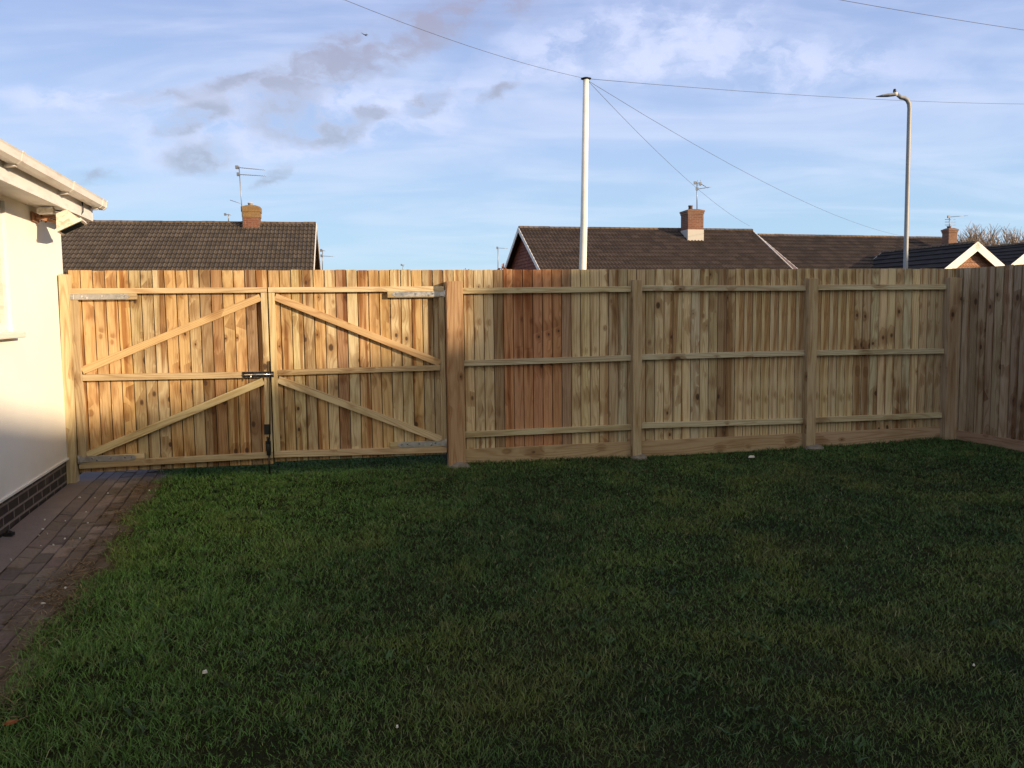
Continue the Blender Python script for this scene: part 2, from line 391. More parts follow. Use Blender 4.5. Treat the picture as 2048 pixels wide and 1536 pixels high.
# fence frame: s along the fence, d towards the garden, z up
FA = R_(11); E1 = Vector((math.cos(FA), math.sin(FA), 0)); E2 = Vector((-math.sin(FA), math.cos(FA), 0)); FO = Vector((-3.871, 7.296, 0))
Z = Vector((0, 0, 1))
def FP(s, d_, z): return FO + E1*s - E2*d_ + Z*z
# house wall frame: t towards the camera along the wall, w out from the wall into the garden
WA = R_(14.5); WN = Vector((math.cos(WA), math.sin(WA), 0)); WT = Vector((math.sin(WA), -math.cos(WA), 0)); WO = Vector((-3.98, 7.40, 0))
def WP(t, w_, z): return WO + WT*t + WN*w_ + Z*z
def wcoord(x, y):
    q = Vector((x, y, 0))-WO; return q.dot(WT), q.dot(WN)

# ------------------------------------------------------------------ ground sheet
def ground():
    xs = np.concatenate([np.linspace(-900, -9, 14), np.linspace(-8, 9, 69), np.linspace(10, 900, 14)])
    ys = np.concatenate([np.linspace(-300, -6, 8), np.linspace(-5, 11, 65), np.linspace(12, 1500, 16)])
    v = [(x, y, zg(x, y)-.006) for y in ys for x in xs]; nx = len(xs)
    f = [(j*nx+i, j*nx+i+1, (j+1)*nx+i+1, (j+1)*nx+i) for j in range(len(ys)-1) for i in range(nx-1)]
    me = bpy.data.meshes.new('ground'); me.from_pydata(v, [], f); me.polygons.foreach_set('use_smooth', [True]*len(f)); me.materials.append(M_GROUND)
    o = bpy.data.objects.new('ground', me); C.objects.link(o); tag(o, kind='structure')
ground()

# ------------------------------------------------------------------ timber colours
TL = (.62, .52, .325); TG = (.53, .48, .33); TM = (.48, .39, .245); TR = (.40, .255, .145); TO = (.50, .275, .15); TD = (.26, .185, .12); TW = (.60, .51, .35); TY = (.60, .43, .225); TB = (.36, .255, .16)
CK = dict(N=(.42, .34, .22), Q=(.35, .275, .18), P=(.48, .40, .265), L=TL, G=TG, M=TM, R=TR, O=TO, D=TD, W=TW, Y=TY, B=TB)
def jit(c, a=.08):
    k = 1+rnd.uniform(-a, a); return (min(1, c[0]*k*(1+rnd.uniform(-.03, .03))), c[1]*k, c[2]*k*(1+rnd.uniform(-.07, .07)))
def boards(mb, P, s0, s1, z0, z1, codes, relief=.003, zf=None, groupseed=True):
    n = len(codes); wdt = (s1-s0)/n; seed = 0; run = None
    for i, k in enumerate(codes):
        a, b_ = s0+i*wdt, s0+(i+1)*wdt
        # boards sawn from one log show the same knots side by side
        if run != k or rnd.random() < .3: seed = rnd.uniform(0, 300)
        run = k
        sd = seed + rnd.uniform(-.006, .006)
        top = z1 + rnd.uniform(-.004, .003); bot = (zf((a+b_)/2) if zf else z0)
        dl, dr = rnd.uniform(-relief, relief*.3), rnd.uniform(0, relief)
        g = .0042
        c = jit(CK[k])
        mb.hexa([P(a+g, dl, bot), P(b_-g, dr, bot), P(b_-g, -.012, bot), P(a+g, -.012, bot),
                 P(a+g, dl, top), P(b_-g, dr, top), P(b_-g, -.012, top), P(a+g, -.012, top)], c, sd)
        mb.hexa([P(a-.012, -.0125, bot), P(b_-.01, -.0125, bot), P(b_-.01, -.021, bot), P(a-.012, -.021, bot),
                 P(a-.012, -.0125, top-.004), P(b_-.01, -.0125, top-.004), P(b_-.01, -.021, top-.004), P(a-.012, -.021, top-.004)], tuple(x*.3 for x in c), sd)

def fbar(name, parent, s0, z0, s1, z1, hz, d0=.0, d1=.045, c=TL, m=None, bevel=.003, P=FP, label=None):
    """timber from (s0,z0) to (s1,z1) centre line, height hz, between d0 and d1"""
    mb = MB(); a, b_ = P(s0, (d0+d1)/2, z0), P(s1, (d0+d1)/2, z1); t = (b_-a).normalized()
    dv = (P(0, 1, 0)-P(0, 0, 0))*((d1-d0)/2); wv = t.cross(dv.normalized())*(hz/2)
    mb.beam(a, b_, wv, dv, jit(c, .05)); return mb.build(name, m or M_RAIL, parent, bevel, label)

def hinge(parent, s0, s1, zc, h, bend, flip=False, rust=False):
    """strap hinge: flat strap screwed to the rail, cranked knuckle at the post end"""
    mb = MB(); d0 = .0455
    end = s0 if not flip else s1; far = s1 if not flip else s0; sg = 1 if not flip else -1
    n = 10
    lo, hi = min(s0, s1), max(s0, s1)
    th = .005
    pts_t = [(end, h*.5), (far-sg*.03, h*.5), (far-sg*.008, h*.32), (far, 0)]
    prof = [(end, zc+h/2), (far-sg*.03, zc+h/2), (far, zc+h*.18), (far, zc-h*.18), (far-sg*.03, zc-h/2), (end, zc-h/2)]
    fr = [FP(a, d0+th, b_) for a, b_ in prof]; bk = [FP(a, d0, b_) for a, b_ in prof]
    mb.face(fr); mb.face(bk[::-1])
    for k in range(6): mb.face([fr[k], bk[k], bk[(k+1) % 6], fr[(k+1) % 6]])
    # knuckle and gudgeon plate
    mb.tube([FP(end-sg*.006, d0+.012, zc-h*.62), FP(end-sg*.006, d0+.012, zc+h*.62)], .011, 10)
    mb.beam(FP(end-sg*.004, d0+.004, zc-h*.8), FP(end-sg*.004, d0+.004, zc+h*.8), E1*.012, E2*.004)
    mb.beam(FP(end+sg*.04, d0+th+.003, zc), FP(end-sg*.004, d0+th+.010, zc), Z*(h*.5), E2*.0025)
    o = mb.build('hinge', M_GALV, parent, .001)
    L = abs(far-end)
    for q in (.22, .30, .55, .80, .92):
        b_ = MB(); a = end+sg*L*q; b_.tube([FP(a, d0+th, zc+h*.08*(1 if q != .3 else -3)), FP(a, d0+th+.005, zc+h*.08*(1 if q != .3 else -3))], .0085, 10)
        b_.build('bolt', M_BOLT, o)
    return o

# ------------------------------------------------------------------ gates
gz0 = lambda s: .205+.005*math.sin(s)
gate = thing('wooden_gate', FP(.8, 0, .1), 'left leaf of the timber driveway gate, beside the white house, with black bolts', 'gate', 'double driveway gate leaves')
mb = MB(); boards(mb, FP, -.012, 1.670, .205, 2.0, 'YYYYYMMLYYMBRYYBY', .003); mb.build('board_panel', M_GATEW, gate)
fbar('rail', gate, .0, 1.818, 1.668, 1.818, .048, c=TL)
fbar('rail', gate, .068, 1.057, 1.612, 1.045, .056, c=TM)
fbar('rail', gate, .0, .272, 1.668, .294, .056, c=TM)
fbar('stile', gate, .034, .302, .034, 1.792, .066, c=TM, d1=.0445)
fbar('stile', gate, 1.640, .324, 1.640, 1.792, .054, c=TL, d1=.0445)
fbar('brace', gate, .070, 1.120, 1.608, 1.752, .066, c=TY, d1=.0425, label='upper diagonal brace')
fbar('brace', gate, .070, .362, 1.608, .985, .066, c=TL, d1=.0425, label='lower diagonal brace')
fbar('hinge_block', gate, .001, 1.7675, .555, 1.7675, .052, c=TM, d0=.004, d1=.0475)
fbar('hinge_block', gate, .070, .327, .552, .335, .052, c=TL, d0=.004, d1=.0475)
hinge(gate, .0, .495, 1.768, .046, 0); hinge(gate, .012, .480, .330, .050, 0)
# slide bolt across the two leaves, screwed to the left leaf
mb = MB(); mb.beam(FP(1.425, .049, 1.050), FP(1.668, .049, 1.047), Z*.026, E2*.003)
for s_ in (1.46, 1.53, 1.60, 1.645): mb.beam(FP(s_, .058, 1.026), FP(s_, .058, 1.072), E1*.009, E2*.009)
sb = mb.build('slide_bolt', M_BLACK, gate, .0015)
mb = MB(); mb.tube([FP(1.44, .062, 1.049), FP(1.70, .062, 1.047)], .007, 10); mb.tube([FP(1.50, .062, 1.049), FP(1.50, .075, 1.012)], .005, 8); mb.build('bolt_bar', M_BOLT, sb)
# drop bolt
mb = MB(); mb.beam(FP(1.626, .049, .49), FP(1.626, .049, .585), E1*.029, E2*.004); mb.beam(FP(1.629, .052, .335), FP(1.629, .052, .43), E1*.024, E2*.007)
mb.tube([FP(1.632, .062, .385), FP(1.632, .062, .455), FP(1.626, .075, .465)], .012, 10)
mb.tube([FP(1.632, .064, .30), FP(1.632, .064, .40)], .020, 10)
db = mb.build('drop_bolt', M_BLACK, gate, .0015)
mb = MB(); mb.tube([FP(1.634, .070, .05), FP(1.636, .066, .36)], .0085, 10); mb.tube([FP(1.636, .064, .36), FP(1.654, .064, .62), FP(1.668, .060, 1.17)], .0058, 10); mb.build('rod_and_gap_line', M_BLACK, db)  # thin upper tube stands in for the dark gap between the leaves

gate2 = thing('wooden_gate', FP(2.5, 0, .1), 'right leaf of the timber driveway gate, hung from the thick reddish post', 'gate', 'double driveway gate leaves')
mb = MB(); boards(mb, FP, 1.678, 3.285, .225, 2.0, 'YYLMYLRLYYYLLYMM', .003); mb.build('board_panel', M_GATEW, gate2)
fbar('rail', gate2, 1.678, 1.818, 3.288, 1.818, .048, c=TL)
fbar('rail', gate2, 1.738, 1.057, 3.238, 1.068, .050, c=TM)
fbar('rail', gate2, 1.678, .298, 3.288, .274, .058, c=TL)
fbar('stile', gate2, 1.707, .327, 1.707, 1.792, .056, c=TL, d1=.0445)
fbar('stile', gate2, 3.264, .304, 3.264, 1.792, .050, c=TM, d1=.0445)
fbar('brace', gate2, 1.737, 1.755, 3.237, 1.112, .066, c=TY, d1=.0425, label='upper diagonal brace')
fbar('brace', gate2, 1.737, .995, 3.237, .372, .066, c=TL, d1=.0425, label='lower diagonal brace')
fbar('hinge_block', gate2, 2.755, 1.7655, 3.286, 1.7655, .055, c=TM, d0=.004, d1=.0475)
fbar('hinge_block', gate2, 2.745, .337, 3.238, .333, .055, c=TL, d0=.004, d1=.0475)
hinge(gate2, 2.80, 3.290, 1.770, .046, 0, True); hinge(gate2, 2.82, 3.275, .340, .050, 0, True)
mb = MB(); mb.beam(FP(1.682, .049, 1.047), FP(1.703, .049, 1.047), Z*.026, E2*.003); mb.beam(FP(1.690, .059, 1.024), FP(1.690, .059, 1.070), E1*.008, E2*.008); mb.build('bolt_keeper', M_BLACK, gate2, .0015)

def lump(mb, cx, cy, cz, r, h, c=(.3, .3, .3), n=14):
    rr = random.Random(int(cx*100)); ring = []
    lv = [(1.0, 0), (.95, .5), (.72, .85), (.0, 1.0)]
    i = len(mb.v)
    for k, (q, z) in enumerate(lv[:3]):
        mb.v += [(cx+r*q*rr.uniform(.8, 1.15)*math.cos(6.283*j/n), cy+r*q*rr.uniform(.8, 1.15)*math.sin(6.283*j/n), cz+h*z*rr.uniform(.75, 1.1)) for j in range(n)]
    mb.v.append((cx, cy, cz+h))
    for k in range(2):
        for j in range(n):
            a = i+k*n+j; b_ = i+k*n+(j+1) % n; mb.f.append((a, b_, b_+n, a+n)); mb.sm.append(False); mb.uv += [(0, 0)]*4; mb.c += [(*c, 1)]*4
    for j in range(n):
        mb.f.append((i+2*n+j, i+2*n+(j+1) % n, i+3*n)); mb.sm.append(False); mb.uv += [(0, 0)]*3; mb.c += [(*c, 1)]*3

# gate posts
gp = thing('gate_post', FP(-.055, .05, .05), 'slim leaning timber gate post between the white house wall and the gate', 'post', 'gate posts')
mb = MB(); mb.beam(FP(-.060, .048, -.3), FP(-.022, .048, 1.962), E1*.038, E2*.050, TL); mb.build('post', M_RAIL, gp, .003)
gp = thing('gate_post', FP(3.377, .07, .09), 'thick reddish brown square gate post with a concrete lump at its foot', 'post', 'gate posts')
mb = MB(); mb.beam(FP(3.374, .073, -.3), FP(3.378, .073, 1.885), E1*.0790, E2*.0725, (.45, .30, .175)); mb.build('post', M_POST, gp, .006)
mb = MB(); q = FP(3.39, .10, 0); lump(mb, q.x, q.y, .055, .135, .12); mb.build('concrete_collar', M_CONC, gp)

# ------------------------------------------------------------------ back fence
fence = thing('wooden_fence', FP(6.2, 0, .1), 'tall timber board fence with three rows of rails running right from the gate', 'fence')
mb = MB()
codes = 'LL' + 'LLLBOOOOOOBLLLLMG' + 'MM' + 'MWWLLGLMBMLLLLLLLL' + 'L' + 'LLLLLMMGLLMGLMMMPM' 
boards(mb, FP, 3.287, 8.90, .262, 2.0, codes, .003)
mb.build('board_panel', M_WOOD, fence)
for (a, b_, zs) in ((3.457, 5.152, ((1.797, 1.803), (1.103, 1.118), (.410, .419))), (5.248, 7.050, ((1.812, 1.80), (1.122, 1.128), (.430, .412))), (7.162, 8.70, ((1.806, 1.803), (1.124, 1.113), (.415, .413)))):
    for z0, z1 in zs: fbar('rail', fence, a, z0, b_, z1, .056, c=TG)
for a, b_, z in ((3.457, 5.153, .190), (5.247, 7.052, .197), (7.160, 8.70, .205)):
    mb = MB(); mb.beam(FP(a, .008, z-.008), FP(b_, .008, z-.002), Z*.082, E2*.0165, jit((.46, .34, .21), .05)); mb.build('gravel_board', M_RAIL, fence, .002)
for sc, w_, top, c in ((5.200, .046, 1.892, TM), (7.106, .053, 1.897, TM), (8.775, .075, 1.900, (.44, .35, .235))):
    mb = MB(); mb.beam(FP(sc, .049, -.3), FP(sc, .049, top), E1*w_, E2*.0505, c); mb.build('post', M_POST, fence, .004)
for sc, r_ in ((5.22, .085), (7.14, .11)):
    q = FP(sc, .085, 0); mb = MB(); lump(mb, q.x, q.y, zg(q.x, q.y)-.02, r_, .065); mb.build('concrete_collar', M_CONC, fence)

# ------------------------------------------------------------------ right fence, boards towards the garden
RD = Vector((5.376-4.83, 8.0-9.05, 0))
A0 = Vector((4.815, 8.99, 0)); RD = (Vector((5.25, 7.65, 0))-A0).normalized(); RN = Vector((-RD.y, RD.x, 0))
if RN.x > 0: RN = -RN
def RP(s, d_, z): return A0 + RD*s + RN*d_ + Z*z
rf = thing('wooden_fence', RP(3, 0, 0), 'shaded timber board fence, tinted dark to deepen the shade, running forward from the corner at the right edge', 'fence')
mb = MB(); rr = ''.join(rnd.choice('NNQPQND') for _ in range(102)); boards(mb, RP, 0, 10.2, .25, 2.0, rr, .011); mb.build('board_panel', M_WOOD, rf)  # board tints darker than the back fence, deep shade put into the colour
for k in range(6):
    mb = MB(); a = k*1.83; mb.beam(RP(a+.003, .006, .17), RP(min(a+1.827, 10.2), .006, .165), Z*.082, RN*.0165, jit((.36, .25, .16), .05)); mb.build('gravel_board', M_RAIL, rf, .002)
for z in (.45, 1.1, 1.8):
    mb = MB(); mb.beam(RP(.1, -.045, z), RP(10.2, -.045, z), Z*.04, RN*.022, TM); mb.build('rail', M_RAIL, rf)
for k in range(1, 7):
    mb = MB(); mb.beam(RP(k*1.7, -.12, -.2), RP(k*1.7, -.12, 1.9), RD*.05, RN*.05, TM); mb.build('post', M_POST, rf)

# ------------------------------------------------------------------ houses
def roof_slope(mb, P, L, S, drop, course=.345, roll=.15, amp=.036, step=.034, u0_=0.0):
    """P(x, k) -> point on slope plane, x along ridge, k metres down the slope; real tile relief"""
    n = P(1, 0, 0)-P(0, 0, 0)
    nc = int(L/roll); ncr = int(math.ceil(S/course)); sub = 4
    for j in range(ncr):
        k0, k1 = j*course, min((j+1)*course, S)
        i0 = len(mb.v); jit_ = [rnd.uniform(-.004, .004) for _ in range(nc//2+2)]
        cols = nc*sub+1
        for kk, h0 in ((k0, 0.0), (k1+.01, step)):
            for i in range(cols):
                x = min(i*roll/sub, L); ph = (i % sub)/sub
                h = amp*(1-abs(2*ph-1))**1.0 if ph <= .5 else amp*max(0, 1-abs(2*ph-1)*1.6)
                h += h0 + jit_[min(int(i/sub/2), len(jit_)-1)]
                mb.v.append(tuple(P(x, kk, h)))
        for i in range(cols-1):
            a = i0+i; mb.f.append((a, a+1, a+1+cols, a+cols)); mb.sm.append(False)
            x0, x1 = i*roll/sub, (i+1)*roll/sub
            mb.uv += [(x0+u0_, -k0+40), (x1+u0_, -k0+40), (x1+u0_, -k1+40), (x0+u0_, -k1+40)]; mb.c += [(1, 1, 1, 1)]*4
        # butt edge of the course
        for i in range(cols-1):
            a = i0+cols+i; p, q = Vector(mb.v[a]), Vector(mb.v[a+1]); nn = (P(0, 0, 1)-P(0, 0, 0))*(step+.012)
            mb.face([p, q, q-nn, p-nn], [(x0+u0_, 0)]*4)

def wallbox(mb, pts, z0, z1):
    n = len(pts); u = 0
    for k in range(n):
        a, b_ = Vector(pts[k]), Vector(pts[(k+1) % n]); l = (b_-a).length
        mb.face([a+Z*z0, b_+Z*z0, b_+Z*z1, a+Z*z1], [(u, z0), (u+l, z0), (u+l, z1), (u, z1)]); u += l

def bungalow(name, label, ridge0, ang, L, half, zr, ze, tile, gable_mat, wall_mat, verge_w=.13, over=.25, group=None, barge=M_WHITE, hung=True, amp=.036):
    """ridge0: left end of the ridge (plan), ang: ridge direction"""
    X = Vector((math.cos(ang), math.sin(ang), 0)); Y = Vector((-math.sin(ang), math.cos(ang), 0)); O = Vector((ridge0[0], ridge0[1], 0))
    h = thing(name, (O+X*(L/2)), label, 'house', group)
    slope = (zr-ze)/half; S = math.hypot(half+over, (half+over)*slope); cs, sn = 1/math.hypot(1, slope), slope/math.hypot(1, slope)
    q = .28
    p4 = [O+X*q-Y*half, O+X*(L-q)-Y*half, O+X*(L-q)+Y*half, O+X*q+Y*half]
    mb = MB(); wallbox(mb, p4, 0, ze-.02); wl = mb.build('wall', wall_mat, h)
    for x_, fl in ((q, 1), (L-q, 0)):
        mb = MB(); a, b_, c_ = O+X*x_+Y*half+Z*(ze-.02), O+X*x_-Y*half+Z*(ze-.02), O+X*x_+Z*(zr-.1)
        pts = [a, b_, c_] if fl else [b_, a, c_]
        mb.face(pts, [(0, 0), (half*2, 0), (half, zr-ze)])
        # courses of hung tiles standing off the wall
        if hung:
            nrow = int((zr-ze)/.14); out = -X if fl else X
            for r in range(nrow):
                z0 = ze+r*.14; z1 = z0+.15; w0 = half*(1-(z0-ze)/(zr-.1-ze)); w1 = half*(1-(min(z1, zr-.12)-ze)/(zr-.1-ze))
                if w0 < .1: break
                pts = [O+X*x_+out*.035+Y*w0+Z*z0, O+X*x_+out*.035-Y*w0+Z*z0, O+X*x_+out*.012-Y*max(w1, .02)+Z*z1, O+X*x_+out*.012+Y*max(w1, .02)+Z*z1]
                mb.face(pts if fl else pts[::-1], [(0, r*.345), (2*w0, r*.345), (2*w0, r*.345+.3), (0, r*.345+.3)])
                lo = [O+X*x_+out*.035+Y*w0+Z*z0, O+X*x_+out*.035-Y*w0+Z*z0, O+X*x_-Y*w0+Z*(z0-.001), O+X*x_+Y*w0+Z*(z0-.001)]
                mb.face(lo)
        mb.build('gable', gable_mat, h)
    def PF(x, k, n): return O + X*x - Y*(k*cs) + Z*(zr-k*sn) + (Z*cs - Y*sn)*n
    def PB(x, k, n): return O + X*(L-x) + Y*(k*cs) + Z*(zr-k*sn) + (Z*cs + Y*sn)*n
    mb = MB(); roof_slope(mb, PF, L, S, 0, u0_=.15*rnd.randint(0, 300), amp=amp); roof_slope(mb, PB, L, S, 0, u0_=.15*rnd.randint(0, 300), amp=amp)
    for P_ in (PF, PB): mb.face([P_(0, 0, -.04), P_(L, 0, -.04), P_(L, S, -.04), P_(0, S, -.04)][::-1])
    rf_ = mb.build('roof', tile, h)
    mb = MB(); n = int(L/.45)
    for i in range(n):
        a, b_ = i*L/n+.004, (i+1)*L/n-.004; zz = rnd.uniform(-.006, .006)
        pr = [(-.13, -.055), (-.09, .015), (0, .045), (.09, .015), (.13, -.055)]
        pa = [O+X*a+Y*u+Z*(zr+v+zz+.02) for u, v in pr]; pb = [O+X*b_+Y*u+Z*(zr+v+zz+.02) for u, v in pr]
        for k in range(4): mb.face([pa[k], pb[k], pb[k+1], pa[k+1]], [(i*.3, 0), (i*.3+.29, 0), (i*.3+.29, .1), (i*.3, .1)])
        mb.face(pa[::-1]); mb.face(pb)
    mb.build('ridge_tiles', M_RIDGE, rf_)
    for x_, out in ((0, -1), (L, 1)):
        mb = MB()
        for P_, sx in ((PF, 1), (PB, -1)):
            xx = x_ if P_ is PF else L-x_
            a, b_ = P_(xx, 0, -.015), P_(xx, S+.02, -.015)
            nrm = P_(0, 0, 1)-P_(0, 0, 0)
            mb.beam(a+X*out*.016-nrm*(verge_w/2-.03), b_+X*out*.016-nrm*(verge_w/2-.03), nrm*(verge_w/2), X*.014)
        mb.build('bargeboard', barge, h)
    for sgn in (-1, 1):
        mb = MB(); e = half+over+.06; zz = zr-(half+over)*slope-.06
        mb.tube([O+Y*sgn*e+Z*zz, O+X*L+Y*sgn*e+Z*zz], .055, 8); mb.build('gutter', M_WHITE, h)
    return h, O, X, Y, rf_

def chimney(parent, c, X, Y, wx, wy, z0, z1, mbody, mcap, pots, cap_h=.3, flare=.05, potm=None, flash=False, yel=None):
    mb = MB(); X, Y = X.normalized(), Y.normalized()
    def ringbox(hx, hy, a, b_, m_=None):
        p = [c-X*hx-Y*hy, c+X*hx-Y*hy, c+X*hx+Y*hy, c-X*hx+Y*hy]; wallbox(mb, p, a, b_); mb.face([q+Z*b_ for q in p]); mb.face([q+Z*a for q in p][::-1])
    ringbox(wx/2, wy/2, z0, z1-cap_h); ch = mb.build('chimney', mbody, parent)
    mb = MB(); ringbox(wx/2+flare*.5, wy/2+flare*.5, z1-cap_h, z1-cap_h*.55); ringbox(wx/2+flare, wy/2+flare, z1-cap_h*.55, z1-.04)
    p = [c+X*a*(wx/2+flare*.7)+Y*b_*(wy/2+flare*.7)+Z*(z1-.04) for a, b_ in ((-1, -1), (1, -1), (1, 1), (-1, 1))]; t = [c+(q-c)*.5+Z*0 for q in p]
    t = [Vector((q.x, q.y, z1+.03)) for q in t]
    for k in range(4): mb.face([p[k], p[(k+1) % 4], t[(k+1) % 4], t[k]], [(0, 0), (.5, 0), (.5, .1), (0, .1)])
    mb.face(t); mb.build('cap', mcap, ch)
    for dx_, r_, hh in pots:
        mb = MB(); q = c+X*dx_; mb.tube([q+Z*(z1-.02), q+Z*(z1+hh*.8), q+Z*(z1+hh*.8), q+Z*(z1+hh)], [r_, r_*.85, r_*1.05, r_], 12); mb.build('chimney_pot', potm or M_POT, ch)
    if flash:
        mb = MB(); ringbox(wx/2+.012, wy/2+.012, z0, z0+.55); mb.build('flashing', M_LEAD, ch)
    return ch

# left house
HL, O, X, Y, rf_ = bungalow('brick_house', 'grey tiled bungalow roof rising behind the gate, with a squat orange brick chimney', (-21.0, 29.40), R_(10.8), 13.82, 4.6, 5.02, 2.45, M_TILE1, M_BRKBRN, M_BRKBRN, hung=False, group='bungalows beyond the fence')
cc = at(504, 447, 31.4); cc.z = 0; chimney(HL, cc, X, Y, .60, .58, 4.4, 5.62, M_BRKRED, M_BRKYEL, [(-.03, .10, .13)], .42, .04, M_POTW)
# middle house
HM, O, X, Y, rf_ = bungalow('brick_house', 'bungalow with red hung tile gable and white verges behind the pale pole', (.36, 35.2), R_(13.3), 10.85, 4.6, 5.10, 2.45, M_TILE2, M_HUNG, M_BRKRED, group='bungalows beyond the fence', verge_w=.17)
cc = at(1384, 470, 36.3); cc.z = 0; chimney(HM, cc, X, Y, .72, .72, 4.45, 5.86, M_BRKRED, M_BRKBRN, [(-.08, .10, .20)], .20, .045, flash=True)
# second right house
H2, O, X, Y, rf_ = bungalow('brick_house', 'long brown tiled roof on the right behind the street lamp column', (11.62, 39.2), R_(16.5), 10.9, 4.6, 5.02, 2.45, M_TILE2, M_BRKBRN, M_BRKRED, group='bungalows beyond the fence')
# dark gable-fronted house: ridge runs away from us
Pap = at(1955, 484, 33.0)
angd = R_(103.5)
HD, O, X, Y, rf_ = bungalow('brick_house', 'black roofed house with cream bargeboards round a shingled gable at the right', (Pap.x, Pap.y), angd, 5.6, 3.9, Pap.z, Pap.z-2.75, M_TILE3, M_CEDAR, M_BRKBRN, verge_w=.30, group='bungalows beyond the fence', amp=.010)
cc = at(1899, 480, 40.3); cc.z = 0; chimney(H2, Vector((cc.x, cc.y, 0)), E1, E2, .46, .46, 3.0, 5.30, M_BRKBRN, M_BRKBRN, [(-.05, .1, .12)], .2, .05)
Pr = at(2078, 484, 42.0)
HR, O, X, Y, rf_ = bungalow('brick_house', 'dark roof with a grey white bargeboard cut off by the right picture edge', (Pr.x, Pr.y), angd, 9, 4.2, Pr.z, Pr.z-2.9, M_TILE3, M_WHITE, M_BRKBRN, verge_w=.2, group='bungalows beyond the fence', hung=False, amp=.010)

# unseen houses added out of frame on the sunny side, shaped to cast the shade
SD = Vector((math.cos(SUN_AZ), math.sin(SUN_AZ), 0)); SPV = Vector((-SD.y, SD.x, 0))
def SU(u, a): return SPV*u + SD*a
q = SU(-11, 15.0); bungalow('brick_house', 'unseen bungalow with a brown roof, added beyond the right fence to shade the garden', (q.x, q.y), math.atan2(SPV.y, SPV.x), 17.65, 3.2, 6.08, 2.9, M_TILE2, M_BRKRED, M_BRKRED, hung=False)
q = SU(6.72, 15.0); bungalow('brick_house', 'unseen taller house, added beyond the right fence corner to shade the back fence', (q.x, q.y), math.atan2(SPV.y, SPV.x), 16, 3.2, 6.62, 3.4, M_TILE1, M_BRKBRN, M_BRKBRN, hung=False)

# ------------------------------------------------------------------ the white house on the left
own = thing('white_house', WP(2, -2, 0), 'cream white rendered bungalow wall at the left edge with a dark brick plinth', 'house')
LEN, DEP = 9.0, 7.0
w0_, w1_ = 1.44, 2.9      # window opening along t
zs, zt = 1.50, 2.43
def wq(mb, t0, t1, z0, z1, w_=0): mb.face([WP(t0, w_, z0), WP(t1, w_, z0), WP(t1, w_, z1), WP(t0, w_, z1)], [(t0, z0), (t1, z0), (t1, z1), (t0, z1)])
mb = MB()
wq(mb, 0, w0_, .345, 2.47); wq(mb, w1_, LEN, .345, 2.47); wq(mb, w0_, w1_, .345, zs); wq(mb, w0_, w1_, zt, 2.47)
for a, b_ in (((w0_, zs), (w0_, zt)), ((w0_, zt), (w1_, zt)), ((w1_, zt), (w1_, zs)), ((w1_, zs), (w0_, zs))):
    mb.face([WP(a[0], 0, a[1]), WP(b_[0], 0, b_[1]), WP(b_[0], -.1, b_[1]), WP(a[0], -.1, a[1])])
wc = [WP(0, 0, 0), WP(0, -DEP, 0), WP(LEN, -DEP, 0), WP(LEN, 0, 0)]
for k in range(3):
    a, b_ = wc[k], wc[k+1]; l = (b_-a).length; mb.face([a+Z*.345, b_+Z*.345, b_+Z*2.47, a+Z*2.47], [(0, 0), (l, 0), (l, 2), (0, 2)])
mb.face([WP(0, 0, .345), WP(LEN, 0, .345), WP(LEN, -.02, .345), WP(0, -.02, .345)])
mb.build('wall', M_RENDER, own)
mb = MB(); pc = [WP(.012, -.018, 0), WP(.012, -DEP+.02, 0), WP(LEN-.02, -DEP+.02, 0), WP(LEN-.02, -.018, 0)]; wallbox(mb, pc, -.2, .345); mb.build('brick_plinth', M_BRKDARK, own)
# bell-cast drip edge of the render
mb = MB(); mb.beam(WP(0, .006, .352), WP(LEN, .006, .352), Z*.010, WN*.008); mb.build('drip_edge', M_RENDER, own, .003)
win = MB()
for a, b_ in ((w0_+.03, zs), (w1_-.03, zs), ((w0_+w1_)/2, zs)): win.beam(WP(a, -.055, zs+.001), WP(a, -.055, zt-.001), WT*.03, WN*.03)
for z in (zs+.03, zt-.03): win.beam(WP(w0_+.061, -.055, z), WP(w1_-.061, -.055, z), Z*.03, WN*.028)
wo = win.build('window', M_UPVC, own, .004)
mb = MB(); wq(mb, w0_+.05, w1_-.05, zs+.05, zt-.05, -.06); mb.build('pane', M_GLASS, wo)
mb = MB(); mb.beam(WP(1.41, .022, zs-.028), WP(w1_+.08, .022, zs-.028), Z*.022, WN*.055); mb.build('sill', M_UPVC, wo, .008)
# eaves: soffit, fascia, gutter, roof
FZ0, FZ1, FW = 2.44, 2.60, .25
E0 = .02
mb = MB(); mb.face([WP(E0+.01, -.05, FZ0+.025), WP(LEN, -.05, FZ0+.025), WP(LEN, FW, FZ0+.025), WP(E0+.01, FW, FZ0+.025)]); mb.face([WP(E0+.01, -.05, FZ0+.04), WP(LEN, -.05, FZ0+.04), WP(LEN, FW, FZ0+.04), WP(E0+.01, FW, FZ0+.04)][::-1]); mb.build('soffit', M_UPVC, own)
mb = MB(); mb.beam(WP(E0, FW+.009, (FZ0+FZ1)/2), WP(LEN, FW+.009, (FZ0+FZ1)/2), Z*((FZ1-FZ0)/2), WN*.009)
mb.beam(WP(E0-.012, FW+.018, (FZ0+FZ1)/2), WP(E0-.012, -.2, (FZ0+FZ1)/2), Z*((FZ1-FZ0)/2), WT*.010)
mb.build('fascia', M_UPVC, own, .002)
def gutter_profile():      # square-ish ogee, open at the top; (w, z) outer then inner
    out = [(0, 0), (.0, -.045), (.022, -.068), (.075, -.072), (.098, -.052), (.106, -.010), (.112, 0.004)]
    inn = [(w_-(.003 if w_ > .05 else -.003), z+(.003 if z < -.02 else 0)) for w_, z in out][::-1]
    return out+inn
gpf = gutter_profile(); gw, gzz = FW+.022, 2.622
